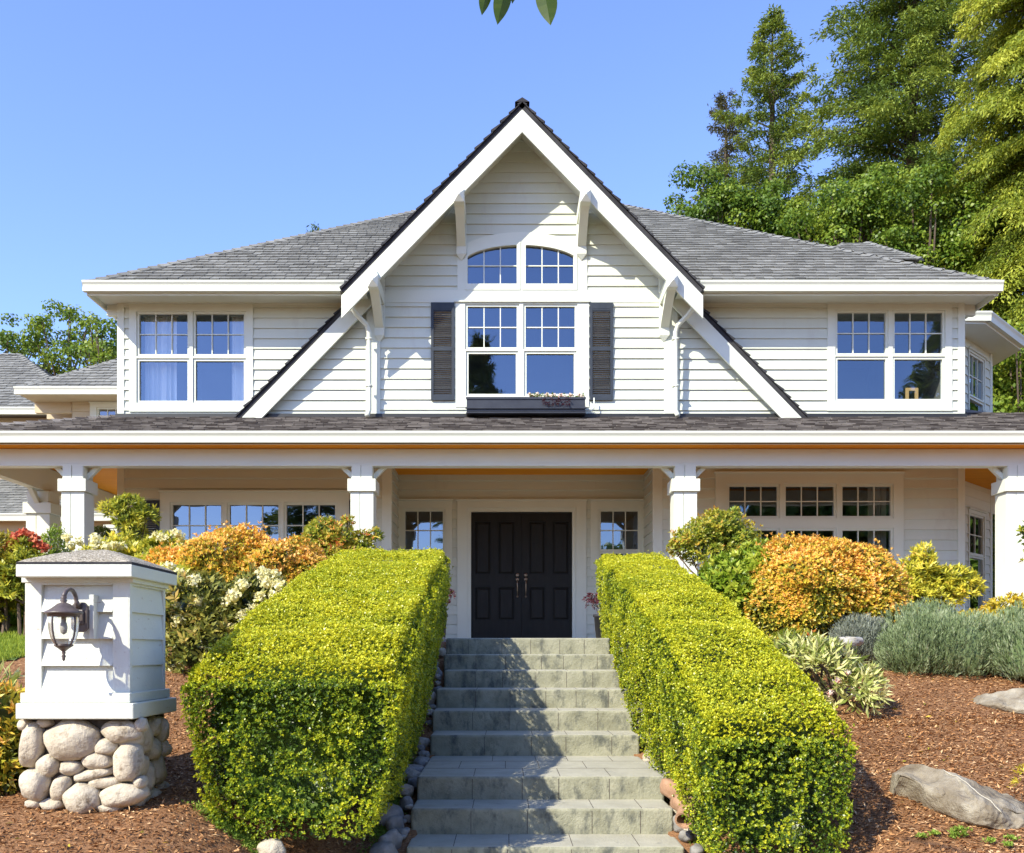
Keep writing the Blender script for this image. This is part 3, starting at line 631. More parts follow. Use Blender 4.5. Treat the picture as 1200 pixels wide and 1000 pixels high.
shingles(mb, (PX0, PY, PZ), (1, 0, 0), (0, 1 / c, pp / c), N, run * c, lambda v: (v / c, rt), .15, (.14, .3), (.006, .016), .02)
shingles(mb, (PX0, PY, PZ), (1, 0, 0), (0, 1 / c, pp / c), N, 2.96 * c, lambda v: (xr - PX0, rt), .15, (.14, .3), (.006, .016), .02, v0=run * c)
proof = mb.build('porch_roof', M['shingle_porch'], house, recalc=False)
gutter(PX0 - .05, PX1, PY - .14, PZ + .005, parent=proof, h=.165)
hipcap((PX0, PY, PZ), (xl, YW + .05, pz(YW + .05)), proof, 'shingle_porch', .12)
mb = MB(); mb.box(PX0 - .1, PX1, PY - .015, PY + .02, PZ - .165, PZ - .01); mb.build('fascia', M['trim'], proof)
mb = MB(); mb.box(xl, xr, YW - .1, YW - .088, pz(YW - .1), pz(YW) + .04); mb.build('flashing', M['iron'], proof)
# gable roof planes
YR, YR2 = 15.6, 16.2; cg = math.sqrt(1 + AP[2] ** 2)
for s in (-1, 1):
    mb = MB(); Ns = Vector((s * AP[2], 0, 1)).normalized()
    def P(h, y, o=0): q = Vector((AP[0] + s * h, y, AP[1] - AP[2] * h)); return q + Ns * o
    hb = 2.98; yb = lambda h: EV[2] + max(0, (AP[1] - AP[2] * h - EV[3]) / pm) + .12
    t0, t1 = -.07, 0
    a = [P(0, YR, t0), P(hb, YR, t0), P(hb, 16.45, t0), P(2.6, yb(2.6) + .2, t0), P(0, yb(0), t0)]; b = [q - Ns * t0 for q in a]
    mb.face(a); mb.face(b)
    for k in range(5): mb.face([a[k], a[(k + 1) % 5], b[(k + 1) % 5], b[k]])
    a = [P(2.3, YR2, t0), P(5.0, YR2, t0), P(5.0, YW + .02, t0), P(2.3, YW + .02, t0)]; b = [q - Ns * t0 for q in a]; mb.face(a); mb.face(b)
    for k in range(4): mb.face([a[k], a[(k + 1) % 4], b[(k + 1) % 4], b[k]])
    U = Vector((0, 1, 0)); V = Vector((-s, 0, AP[2])).normalized()
    shingles(mb, P(hb, YR - .035), U, V, Ns, hb * cg, lambda v: (0, max(.9, yb(hb - v / cg) - YR)), .2, (.14, .26), (.02, .04), .02)
    shingles(mb, P(5.0, YR2 - .03), U, V, Ns, 2.5 * cg, lambda v: (0, .34), .2, (.14, .26), (.02, .04), .02)
    gr = mb.build('gable_roof', M['shingle_edge'], house, recalc=False)
    # barge boards
    def barge(h0, h1, y, wv=.33, th=.045, cut=None):
        q = MB(); z = lambda h: AP[1] - AP[2] * h - .10
        poly = [(AP[0] + s * h0, z(h0)), (AP[0] + s * h1, z(h1)), (AP[0] + s * h1, z(h1) - wv), (AP[0] + s * h0, z(h0) - wv)]
        if cut is not None: poly[2] = (AP[0] + s * (h1 - cut), z(h1 - cut) - wv); poly.insert(2, (AP[0] + s * h1, z(h1) - .02))
        q.prism(poly, y, y + th); q.build('bargeboard', M['trim'], gr, bevel=.004)
    barge(.002, hb, YR, .375); barge(2.35, 5.0, YR2, .36, cut=.3)
    q = MB()                                            # boarded underside of the overhang
    q.hexa([P(.02, YR + .046, -.13), P(2.9, YR + .046, -.13), P(2.9, YG, -.13), P(.02, YG, -.13), P(.02, YR + .046, -.075), P(2.9, YR + .046, -.075), P(2.9, YG, -.075), P(.02, YG, -.075)]); q.build('soffit', M['trim'], gr)
    q = MB(); q.hexa([P(2.4, YR2 + .046, -.13), P(4.7, YR2 + .046, -.13), P(4.7, YW - .05, -.13), P(2.4, YW - .05, -.13), P(2.4, YR2 + .046, -.075), P(4.7, YR2 + .046, -.075), P(4.7, YW - .05, -.075), P(2.4, YW - .05, -.075)]); q.build('soffit', M['trim'], gr)
hipcap((AP[0], YR - .04, AP[1] + .02), (AP[0], 19.9, AP[1] + .02), gr, 'shingle_edge', .12)
# brackets
def bracket(x, zt, zb, wd=.17):
    h = wd / 2; y0, y1 = YR - .13, YG - .03; root = None
    mb = MB(); mb.box(x - h, x + h, y0, y1, zt - .2, zt)          # outlooker with pyramid end
    mb.hexa([(x - h, y0, zt - .2), (x + h, y0, zt - .2), (x + h, y0, zt), (x - h, y0, zt), (x - .01, y0 - .07, zt - .11), (x + .01, y0 - .07, zt - .11), (x + .01, y0 - .07, zt - .09), (x - .01, y0 - .07, zt - .09)])
    mb.hexa([(x - h, y0, zt + .0), (x + h, y0, zt), (x + h, y0 + .17, zt), (x - h, y0 + .17, zt), (x - .012, y0 + .07, zt + .15), (x + .012, y0 + .07, zt + .15), (x + .012, y0 + .09, zt + .15), (x - .012, y0 + .09, zt + .15)])
    o = mb.build('bracket', M['trim'], house, bevel=.004)
    mb = MB(); k = h - .012; n = 8; inner, outer = [], []         # curved knee
    for i in range(n + 1):
        t = i / n; y = y0 + .1 + (y1 - .02 - y0 - .1) * t; z = (zt - .18) + (zb + .1 - zt + .18) * (t ** 1.15)
        outer.append((y, z)); inner.append((y + .16, z + .05 if t < .05 else z + .02))
    for i in range(n):
        mb.hexa([(x - k, *outer[i]), (x + k, *outer[i]), (x + k, *inner[i]), (x - k, *inner[i]), (x - k, *outer[i + 1]), (x + k, *outer[i + 1]), (x + k, *inner[i + 1]), (x - k, *inner[i + 1])])
    mb.build('knee_brace', M['trim'], o)
    mb = MB(); mb.box(x - h, x + h, y1 - .06, y1 + .03, zb, zt - .2)
    mb.hexa([(x - .01, y1 - .01, zb - .09), (x + .01, y1 - .01, zb - .09), (x + .01, y1 + .01, zb - .09), (x - .01, y1 + .01, zb - .09), (x - h, y1 - .06, zb), (x + h, y1 - .06, zb), (x + h, y1 + .03, zb), (x - h, y1 + .03, zb)]); mb.build('wall_block', M['trim'], o, bevel=.004)
for sx in (-1, 1):
    bracket(.28 + sx * 1.035, Z(222, 15.47), Z(300, YG)); bracket(.288 + sx * 2.45, Z(322, 15.47), Z(395, YG))
# downspouts from the short gutter ends
for s, x0, x1 in ((-1, X(411, 15.8), X(433, 16.2)), (1, X(814, 15.8), X(791, 16.2))):
    z0 = Z(350, 15.8); mb = MB()
    mb.tube([(x0, 15.82, z0), (x0, 15.84, z0 - .12), (x0 + (x1 - x0) * .3, 15.95, z0 - .22), (x0 + (x1 - x0) * .85, 16.1, z0 - .33), (x1, 16.14, z0 - .45), (x1, 16.15, 4.1), (x1 + s * .02, 16.05, 3.99)], .042, 10)
    for zz in (5.3, 4.5): mb.box(x1 - .055, x1 + .055, 16.1, 16.2, zz, zz + .03)
    mb.build('downspout', M['trim'], house, True)
# shutters
def shutter(T, u0, u1, z0, z1, flip=1):
    mb = MB(T); s = .045; m = (z0 + z1) / 2 + .04
    plate(mb, u0, u1, z0, z1, [(u0 + s, u1 - s, z0 + .09, m - .03), (u0 + s, u1 - s, m + .03, z1 - .11)], .02, .055)
    for a, b in ((z0 + .09, m - .03), (m + .03, z1 - .11)):
        z = a
        while z < b - .01:
            mb.hexa([(u0 + s, .022, z + .02), (u1 - s, .022, z + .02), (u1 - s, .048, z), (u0 + s, .048, z), (u0 + s, .022, z + .028), (u1 - s, .022, z + .028), (u1 - s, .048, z + .009), (u0 + s, .048, z + .009)]); z += .036
    cu = (u0 + u1) / 2; n = 8; ar = [(u0 + s + (u1 - u0 - 2 * s) * k / n, z1 - .115 + .045 * math.sin(math.pi * k / n)) for k in range(n + 1)]
    mb.prism([(ar[0][0], z1 - .14)] + ar + [(ar[-1][0], z1 - .14)], .024, .05)
    return mb.build('shutter', M['shutter'], house)
shutter(G, *rect(505.3, 532.5, 355.8, 470, YG)); shutter(G, *rect(691, 718, 355.8, 470, YG))
shutter(W, *rect(163, 187.5, 587, 700, YW)); shutter(W, *rect(410, 434, 587, 700, YW))
# window box
b0, b1, bz0, bz1 = rect(547, 685.5, 467, 485.5, 16.05)
mb = MB(); mb.box(b0, b1, 16.0, 16.02, bz0 + .03, bz1); mb.box(b0, b1, 16.225, 16.245, bz0 + .03, bz1); mb.box(b0, b0 + .02, 16.021, 16.224, bz0 + .03, bz1); mb.box(b1 - .02, b1, 16.021, 16.224, bz0 + .03, bz1)
mb.box(b0 + .01, b1 - .01, 16.01, 16.24, bz0 + .02, bz0 + .04); mb.box(b0 - .02, b1 + .02, 15.97, 15.999, bz0 + .075, bz0 + .1); mb.box(b0 - .012, b1 + .012, 15.985, 15.999, bz1 - .03, bz1 + .008); mb.box(b0 - .01, b1 + .01, 15.98, 16.24, bz0, bz0 + .018)
mb.box(b0 + .02, b1 - .02, 16.021, 16.224, bz1 - .08, bz1 - .03, 1); mb.build('window_box', [M['boxpaint'], M['mortar']], house, bevel=.003)
mb = MB(); mb.tube([(b1, 16.15, bz0 + .09), (b1 + .12, 16.18, bz0 + .09), (b1 + .17, 16.2, bz0 + .14), (b1 + .17, 16.22, bz0 + .32)], .012, 6); mb.build('drip_pipe', M['trim'], house, True)
# ---- angled bay at the right end
A = (8.02, 17.42); T = frame(A, 45); bwid = 2.66
hs = [(1.2 + k * 0, 2.35, z0, z1) for k in (0,) for z0, z1 in ((.75, 2.75), (3.9, 5.4))]
def bayu(px):                      # distance along the bay wall seen at column px
    t = (px - CX) / F; return (A[0] - t * A[1]) / (t - 1) * math.sqrt(2)
mb = MB(T); siding(mb, 0, bwid - .12, FL, 3.28, holes=[(bayu(1133.5), bayu(1153), .7, 2.75)]); mb.build('siding_wall', M['siding'], house, recalc=False)
mb = MB(T); siding(mb, 0, bwid - .12, 3.9, 6.1, holes=[(bayu(1133), bayu(1153), 4.1, 5.85)]); mb.build('siding_wall', M['siding'], house, recalc=False)
mb = MB(T); mb.box(bwid - .12, bwid, -.1, .03, FL, 3.28); mb.box(bwid - .12, bwid, -.1, .03, 3.9, 6.1); mb.build('corner_board', M['trim'], house)
ua, ub = bayu(1133.5), bayu(1153)
window(T, (ua, ub, .7, 2.75), [(ua + .09, ub - .09, 1.92, 2.64, 2, 2), (ua + .09, ub - .09, .8, 1.82, 1, 1)], glass='pane_low', label='tall narrow window of the angled bay behind the right porch post')
window(T, (ua, ub, 4.1, 5.85), [(ua + .08, ub - .08, 5.0, 5.77, 3, 2), (ua + .08, ub - .08, 4.15, 4.91, 1, 1)], label='upper window of the angled bay')
room(T, ua, ub, .6, 2.8, 1.5); room(T, ua, ub, 4.1, 5.6, 1.5)
mb = MB(T); mb.box(.0, bwid + 1.5, .0, .025, 2.8, 3.265); mb.build('frieze', M['trim'], house)
B = T(bwid, 0, 0); mb = MB(frame(B[:2], 90)); siding(mb, 0, 2.5, FL, 6.1); mb.build('siding_wall', M['siding'], house, recalc=False)
ez = 6.24; e_ = [(8.05, 17.45), (8.87, 17.5), (10.35, 19.02), (10.35, 23), (7, 23), (7, 17.45)]
mb = MB()
mb.face([(8.0, 17.5, ez), (8.87, 17.5, ez), (7.9, 19.9, ez + 1.1)]); mb.face([(8.87, 17.5, ez), (10.35, 19.02, ez), (7.9, 19.9, ez + 1.1)]); mb.face([(10.35, 19.02, ez), (10.35, 23, ez), (7.9, 21, ez + 1.1), (7.9, 19.9, ez + 1.1)])
shingles(mb, (8.0, 17.5, ez), (1, 0, 0), Vector((0, 1, .45)).normalized(), Vector((0, -.45, 1)).normalized(), 2.0, lambda v: (0, .87 - v * .3))
dd = Vector((1.48, 1.52, 0)).normalized(); vv = Vector((-dd.y, dd.x, .45)).normalized(); shingles(mb, (8.87, 17.5, ez), dd, vv, dd.cross(vv), 2.0, lambda v: (v * .35, 2.1 - v * .35))
br = mb.build('bay_roof', M['shingle'], house, recalc=False)
mb = MB(); mb.prism([(x, y) for x, y in e_], ez - .2, ez - .15, 2); mb.build('soffit', M['trim'], br)
gutter(8.0, 8.95, 17.4, ez + .01, parent=br)
gutter(0, 2.1, -.1, ez + .01, parent=br, T=lambda u, w, z: (8.9 + u * dd.x - w * dd.y, 17.5 + u * dd.y + w * dd.x, z))
# ================================================================== SIDE WING (garage end, left, farther back)
wing = thing('side_wing', 'lower tan sided wing with grey hip roofs and white gutters, far left behind the porch', 'house wing', (-13, 24, FL))
house_save = house; house = wing; org = ORG[wing.name]
Y2, Z2 = 22.0, 6.1
wa = hiproof(X(20, Y2), -5.5, Y2, Z2, .7, 5.2, 'roof')
gutter(X(18, Y2), -6.9, Y2 - .1, Z2 + .02, parent=wa)
mb = MB(); mb.box(X(18, Y2) + .05, -6.8, Y2 + .02, 25, Z2 - .13, Z2 - .065); mb.build('soffit', M['tan'], wa)
hiproof(-24, -10.5, 23.85, 6.1, .7, 7.0, 'roof'); gutter(-24, X(66, 23.8), 23.75, 6.12)
mb = MB(facing(24.4)); siding(mb, -24, -10.8, 2, 6.0); mb.build('siding_wall', M['tan'], house, recalc=False)
mb = MB(facing(22.7)); siding(mb, X(85, 22.7), -5.5, 2, 6.0, holes=[rect(111, 160, 478, 530, 22.7)]); mb.build('siding_wall', M['tan'], house, recalc=False)
mb = MB(frame((X(85, 22.7), 24.4), -90)); siding(mb, 0, 1.7, 2, 6.0); mb.build('siding_wall', M['tan'], house, recalc=False)
for k in range(3): mb = MB(); mb.box(-11.3, X(85, 22.7), 22.75 + k * .6, 22.87 + k * .6, 5.72, 5.97); mb.build('outrigger', M['tan'], house)
cw = rect(106, 165, 473, 535, 22.7); window(facing(22.7), cw, [(cw[0] + .2, cw[1] - .2, cw[2] + .2, cw[3] - .14, 4, 2)], parent=house)
# one-storey part in front of it, seen beneath the porch beam
mb = MB(); yy, zz = 21.9, Z(603, 22)
mb.face([(-24, yy, zz), (-8.6, yy, zz), (-8.6, 24.4, zz + 1.25), (-24, 24.4, zz + 1.25)])
c = math.sqrt(1.25); shingles(mb, (-24, yy, zz), (1, 0, 0), (0, 1 / c, .5 / c), Vector((0, -.5, 1)).normalized(), 2.8, lambda v: (6, 15.4)); lr = mb.build('lower_roof', M['shingle'], house, recalc=False)
gutter(-24, -8.55, yy - .12, zz, parent=lr)
mb = MB(facing(22.3)); siding(mb, -24, -8.9, -.3, zz - .1); mb.box(-24, -8.9, .02, .05, zz - .35, zz - .12); mb.build('siding_wall', M['tan'], house, recalc=False)
mb = MB(); mb.box(-24, -8.7, yy, 22.3, zz - .14, zz - .11); mb.build('soffit', M['tan'], house)
mb = MB(frame((-9.0, 22.3), 90)); siding(mb, 0, 2.5, -.3, 3.1); mb.build('siding_wall', M['siding'], house, recalc=False)
mb = MB(facing(21.0)); siding(mb, -8.9, -6.7, -.3, 1.9 + .9); mb.build('siding_wall', M['siding'], house, recalc=False)
house = house_save
# curtains and things inside the windows
def curtain(x0, x1, z0, z1, y, label, group=None):
    mb = MB(); n = max(8, int((x1 - x0) / .012)); o = thing('curtain', label, 'curtain', (x0, y, z0), group)
    pr = [(x0 + (x1 - x0) * k / n, y + .03 * math.sin((x0 + (x1 - x0) * k / n) * 55 + math.sin(k * .35) * 1.3)) for k in range(n + 1)]
    for a, b in zip(pr[:-1], pr[1:]): mb.face([(a[0], a[1], z0), (b[0], b[1], z0), (b[0], b[1], z1), (a[0], a[1], z1)])
    mb.build('cloth', M['curtain'], o, True, recalc=False)
    mb = MB(); mb.tube([(x0 - .03, y, z1 + .01), (x1 + .03, y, z1 + .01)], .012, 6); mb.build('rod', M['trim'], o)
cz0, cz1 = Z(474, YW), Z(366, YW)
curtain(X(164, YW), X(201, YW), cz0, cz1, YW + .25, 'pale sheer curtain filling most of the left sash of the upper left window')
curtain(X(267, YW), X(290, YW), cz0, cz1, YW + .25, 'narrow pale curtain at the right edge of the upper left window')
curtain(X(1024, YW), X(1046, YW), Z(700, YW), Z(568, YW), YW + .3, 'pale curtain at the right end of the porch window right of the doors')
fx0, fx1, fz0, fz1 = rect(1070, 1085, 449, 468.5, YW)
o = thing('wooden_frame', 'small pale wooden frame standing inside the upper right window', 'picture frame', ((fx0 + fx1) / 2, YW + .3, fz0 - .03))
mb = MB(facing(YW + .3)); plate(mb, fx0, fx1, fz0 - .03, fz1, [(fx0 + .055, fx1 - .055, fz0 + .03, fz1 - .05)], -.03, 0); mb.build('frame_border', M['woodframe'], o)
mb = MB(); mb.box(fx0 - .2, fx1 + .2, YW + .15, YW + .6, fz0 - .06, fz0 - .031); mb.build('shelf', M['trim'], o)
# ================================================================== GROUND
def interp(t, tab):
    for (a, b), (c, d) in zip(tab[:-1], tab[1:]):
        if t <= c: return b + (d - b) * max(0, (t - a)) / (c - a)
    return tab[-1][1]
SLt = [(-300, -1.7), (2, -1.6), (3.2, -1.35), (5.16, -.88), (5.75, -.79), (8, -.24), (8.6, -.06), (10.2, .29), (12, .28), (13.8, .16), (14.3, -.1), (30, -.2), (300, -.5)]
SRt = [(-300, -1.7), (2, -1.65), (3.2, -1.5), (5, -1.09), (5.5, -1.0), (7, -.68), (8.5, -.3), (9.7, -.02), (12, .1), (13.8, .1), (14.3, -.1), (30, -.2), (300, -.5)]
CT = [(-300, -1.7), (2, -1.66), (5.5, -1.5), (6, -1.3), (6.7, -1.14), (7.8, -.96), (8.3, -.82), (10.1, -.06), (10.4, .1), (13.8, .11), (14.3, -.1), (30, -.2), (300, -.5)]
def ground(x, y):
    q = abs(x - .25); t = min(1, max(0, (q - 1.0) / 1.15)); t = t * t * (3 - 2 * t)
    s = interp(y, SLt if x < 0 else SRt); cz = interp(y, CT) - (.3 if q < .84 and 5 < y < 14.2 else 0)
    n = .025 * noise.noise(Vector((x * 1.3, y * 1.3, 0))) + .008 * noise.noise(Vector((x * 7, y * 7, 3)))
    return cz * (1 - t) + s * t + n
xs = sorted(set([-400, -150, -60, -30, -20] + [round(-14 + .5 * k, 3) for k in range(15)] + [round(-6.6 + .1 * k, 3) for k in range(135)] + [round(7 + .5 * k, 3) for k in range(15)] + [20, 30, 60, 150, 400]))
ys = sorted(set([-300, -100, -30, -10, 0, 1, 2, 3] + [round(3.2 + .1 * k, 3) for k in range(112)] + [14.6, 15, 17, 20, 30, 60, 150, 400]))
gv = [(x, y, ground(x, y)) for y in ys for x in xs]; nx = len(xs)
gf = [(j * nx + i, j * nx + i + 1, (j + 1) * nx + i + 1, (j + 1) * nx + i) for j in range(len(ys) - 1) for i in range(nx - 1)]
me = bpy.data.meshes.new('ground'); me.from_pydata(gv, [], gf); me.polygons.foreach_set('use_smooth', [True] * len(gf))
tag(link('ground', me, M['mulchground'], None), kind='structure')
def scatter(n, x0, x1, y0, y1):
    x = RNG.uniform(x0, x1, n); y = RNG.uniform(y0, y1, n); return x, y
def gz(x, y, o=0): return np.array([ground(a, b) + o for a, b in zip(x, y)])
# bark chips
px_, py_ = [], []
for n, x0, x1, y0, y1 in ((30000, -3.4, -.7, 4.5, 8.8), (34000, 1.5, 4.4, 4.4, 7.6), (22000, 2.2, 5.4, 7.4, 10.2), (5000, -6, -3.2, 6, 9.5), (5000, -6, 6, 10, 13.8), (16000, 4.4, 9, 4.4, 9.5), (5000, -7, -3.2, 4.4, 7.5)):
    a, b = scatter(n, x0, x1, y0, y1); px_.append(a); py_.append(b)
a, b = np.concatenate(px_), np.concatenate(py_); k = ~((np.abs(a - .25) < .93)); a, b = a[k], b[k]; n = len(a)
Pm = np.stack([a, b, gz(a, b, .006)], 1); Dm = RNG.normal(size=(n, 3)) * np.array([1, 1, .22]); Nm = RNG.normal(size=(n, 3)) * .35 + np.array([0, 0, 1])
ch = leafobj('bark_mulch', Pm, Dm, Nm, RNG.uniform(.012, .05, n), RNG.uniform(.005, .014, n), RNG.uniform(0, 1, n), M['chip'], None, fold=.25)
tag(ch, 'reddish brown bark chips spread over the garden beds', None, None, 'stuff')
# lawn on the far left
lp = [(-9, 8.12), (-5.2, 8.15), (-4.6, 8.3), (-4.2, 8.8), (-4.05, 9.5), (-4.3, 10.2), (-5, 10.6), (-9, 10.6)]
def inpoly(x, y, p):
    c = False
    for (a, b), (d, e) in zip(p, p[1:] + p[:1]):
        if (b > y) != (e > y) and x < (d - a) * (y - b) / (e - b) + a: c = not c
    return c
bm = bmesh.new(); g = {}
for i in range(48):
    for j in range(26):
        x, y = -9 + i * .1, 8.1 + j * .1
        if inpoly(x + .05, y + .05, lp):
            vs = []
            for dx, dy in ((0, 0), (1, 0), (1, 1), (0, 1)):
                kk = (i + dx, j + dy)
                if kk not in g: xx, yy = -9 + kk[0] * .1, 8.1 + kk[1] * .1; g[kk] = bm.verts.new((xx, yy, ground(xx, yy) + .012))
                vs.append(g[kk])
            bm.faces.new(vs)
me = bpy.data.meshes.new('lawn'); bm.to_mesh(me); bm.free(); tag(link('lawn', me, M['lawn'], None), kind='structure')
a, b = scatter(70000, -7.0, -4.05, 8.12, 10.6); k = np.array([inpoly(x, y, lp) for x, y in zip(a, b)]); a, b = a[k], b[k]; n = len(a)
Pm = np.stack([a, b, gz(a, b, .005)], 1); Dm = RNG.normal(size=(n, 3)) * np.array([.35, .35, 0]) + np.array([0, 0, 1])
tag(leafobj('grass', Pm, Dm, rnd_unit(n), RNG.uniform(.03, .07, n), .006, RNG.uniform(0, 1, n), M['grass']), 'short mown lawn grass at the left edge', None, None, 'stuff')
# ================================================================== STEPS
steps = thing('garden_steps', 'stamped grey green concrete steps climbing between the two clipped hedges to the porch', 'steps', (.25, 6, -1.4))
# (front distance, top height, left, right)
ST = [(10.1, -.002 + FL, -.63, 1.12), (9.7, -.035, -.63, 1.13), (9.3, -.19, -.60, 1.13), (8.9, -.36, -.65, 1.165), (8.5, -.535, -.655, 1.155), (8.08, -.715, -.64, 1.15), (6.76, -.895, -.63, 1.14), (6.38, -1.06, -.635, 1.135), (5.98, -1.235, -.625, 1.135)]
for i, (y, z, x0, x1) in enumerate(ST):
    yb = ST[i - 1][0] + .06 if i else y + .5
    mb = MB(); nb = random.choice((5, 5, 6)); cuts = [x0 + (x1 - x0) * (k + random.uniform(-.2, .2) + (.25 if i % 2 else 0)) / nb for k in range(1, nb)]
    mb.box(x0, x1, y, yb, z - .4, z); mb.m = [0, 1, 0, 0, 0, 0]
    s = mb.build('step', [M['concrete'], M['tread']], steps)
    b = s.modifiers.new('bevel', 'BEVEL'); b.width = .02; b.segments = 3; b.limit_method = 'ANGLE'
    mb = MB(); q = .0022                                  # narrow joints scored in the concrete
    ys_ = [(y + .016, yb)] if i != 6 else [(y + .016, y + .46)]
    for c in cuts:
        mb.box(c - q, c + q, y - .0012, y + .01, z - .17, z - .018); mb.box(c - q + .01, c + q + .01, *ys_[0], z - .01, z + .0012)
    if i == 6:
        for r, (ya, yc) in enumerate([(y + .46, y + .93), (y + .93, yb)]):
            mb.box(x0 + .02, x1 - .02, ya - q, ya + q, z - .01, z + .0013)
            for c in cuts: cc = c + (.13 if r else -.12); mb.box(cc - q, cc + q, ya, yc, z - .01, z + .0012)
    mb.build('joint', M['mortar'], s)
mb = MB(); mb.box(-.9, 1.4, 10.61, 14.19, FL - .1, FL - .004); tag(mb.build('path', M['tread']), kind='structure')
mb = MB(); mb.box(-1.2, 1.8, 2, 5.9, -1.7, -1.42); tag(mb.build('lower_path', M['tread']), kind='structure')
# ================================================================== STONES
def stone(c, r, seed, mat, parent=None, name='stone', rot=0, rough=.12, T=None, flat=0, sub=3, f=1.6, smooth=True):
    V, Fc = ico(sub); P = V.copy()
    s = 1 + np.array([noise.noise(Vector(p) * f + Vector((seed * 3.1, seed, -seed))) for p in V]) * rough * 2
    P = np.sign(P) * np.abs(P) ** .88 * s[:, None]
    if flat: P[:, 2] = np.where(P[:, 2] > flat, flat + (P[:, 2] - flat) * .25, P[:, 2])
    P = P * np.array(r); ca, sa = math.cos(rot), math.sin(rot)
    if T == 'front': P = np.stack([P[:, 0] * ca - P[:, 2] * sa, P[:, 1], P[:, 0] * sa + P[:, 2] * ca], 1)
    elif T == 'side': P = np.stack([P[:, 0], P[:, 1] * ca - P[:, 2] * sa, P[:, 1] * sa + P[:, 2] * ca], 1)
    else: P = np.stack([P[:, 0] * ca - P[:, 1] * sa, P[:, 0] * sa + P[:, 1] * ca, P[:, 2]], 1)
    P = P + np.array(c); me = bpy.data.meshes.new(name); me.from_pydata(P.tolist(), [], Fc.tolist())
    if smooth: me.polygons.foreach_set('use_smooth', [True] * len(Fc))
    return link(name, me, mat if isinstance(mat, bpy.types.Material) else M[mat], parent)
# ---- pillar
pil = thing('stone_pillar', 'white clapboard garden pillar on a base of rounded river stones', 'pillar', (-2.33, 5.43, -.9))
cob = [(145, 290, 56, 108, -8), (335, 270, 130, 94, 5), (565, 230, 92, 55, 0), (490, 303, 55, 42, 0), (222, 390, 57, 53, 30), (325, 400, 56, 36, 5), (450, 368, 72, 42, 0), (595, 380, 66, 95, -5), (430, 433, 98, 27, 12), (485, 470, 72, 26, 6), (160, 480, 70, 75, 0), (277, 495, 42, 65, -25), (385, 548, 88, 70, 0), (570, 530, 108, 56, 10), (238, 575, 56, 30, 0), (150, 570, 40, 24, 0), (205, 190, 38, 22, 0), (110, 200, 30, 30, 0), (655, 200, 26, 34, 0), (500, 590, 60, 24, 0), (650, 470, 30, 30, 0)]
for k, (a, b, ra, rb, ro) in enumerate(cob):
    px, py = a / 4, b / 4 + 800; s = 5.17 / F / 4
    stone((X(px, 5.17), 5.20, Z(py, 5.17)), (ra * s * 1.03, min(ra, rb) * s * .75 + .03, rb * s * 1.03), k + 1, 'cobble', pil, 'cobble', math.radians(ro), .09, 'front')
for k, (y, z, ry, rz) in enumerate([(5.24, -.46, .07, .085), (5.36, -.49, .08, .11), (5.5, -.44, .075, .06), (5.63, -.47, .06, .09), (5.5, -.57, .09, .07), (5.3, -.64, .08, .07), (5.42, -.72, .07, .1), (5.58, -.7, .09, .09), (5.66, -.58, .05, .06), (5.3, -.8, .1, .09), (5.5, -.86, .11, .07), (5.65, -.84, .06, .08)]):
    stone((-2.075, y, z), (.075, ry, rz), k + 40, 'cobble', pil, 'cobble', random.uniform(-.3, .3), .09, 'side')
mb = MB(); mb.box(-2.6, -2.06, 5.2, 5.72, -1.1, -.37); mb.build('mortar_core', M['mortar'], pil)
mb = MB(); mb.box(-2.635, -2.0, 5.095, 5.77, Z(843, 5.1), Z(824.5, 5.1)); mb.build('base_board', M['oldpaint'], pil, bevel=.006)
mb = MB(); mb.box(-2.625, -2.03, 5.125, 5.74, Z(824.3, 5.1), Z(812.5, 5.1)); mb.build('base_board', M['oldpaint'], pil, bevel=.005)
x0, x1, y0, y1 = -2.61, -2.05, 5.16, 5.70; zb, zt = Z(812, 5.16), Z(676, 5.16)
mb = MB(); mb.box(x0 + .01, x1 - .01, y0 + .03, y1 - .01, zb, zt); mb.build('box_core', M['oldpaint'], pil)
for T, wd in ((facing(y0 + .03), (x0, x1)), (frame((x1 - .012, y0), 90), (0, y1 - y0)), (frame((x0 + .012, y1), -90), (0, y1 - y0))):
    front = wd[0] < -1; cbw = .085 if front else .035
    mb = MB(T); mb.box(wd[0], wd[0] + cbw, -.02, .031 if front else .018, zb, zt); mb.box(wd[1] - (.088 if front else .03), wd[1], -.02, .031 if front else .018, zb, zt); mb.build('corner_board', M['oldpaint'], pil, bevel=.003)
    mb = MB(T); siding(mb, wd[0] + cbw, wd[1] - (.088 if front else .03), zb, zt - .03, ex=.147, out=.032 if front else .016, zref=Z(780.6, 5.16) - .147 * 2 + .001); mb.build('clapboard', M['oldpaint'], pil, recalc=False)
    mb = MB(T); mb.box(wd[0] - .004, wd[1] + .004, .0, .036, zt - .032, zt); mb.build('frieze_board', M['oldpaint'], pil, bevel=.002)
c0, c1, cy0, cy1 = -2.615, -1.995, 5.06, 5.76; cz0, cz1 = Z(676, 5.06), Z(661.5, 5.06)
mb = MB(); mb.box(c0, c1, cy0, cy1, cz0, cz1); mb.build('cap_board', M['oldpaint'], pil, bevel=.004)
mb = MB(); mb.box(c0 + .002, c1 - .0, cy0 + .002, cy1, cz1 + .001, cz1 + .014, 1)
n = 26; zf = lambda u, v: cz1 + .014 + .092 * min(1, min(u, 1 - u, v, 1 - v) * 2.6) ** .8 + .006 * noise.noise(Vector((u * 25, v * 25, 0)))
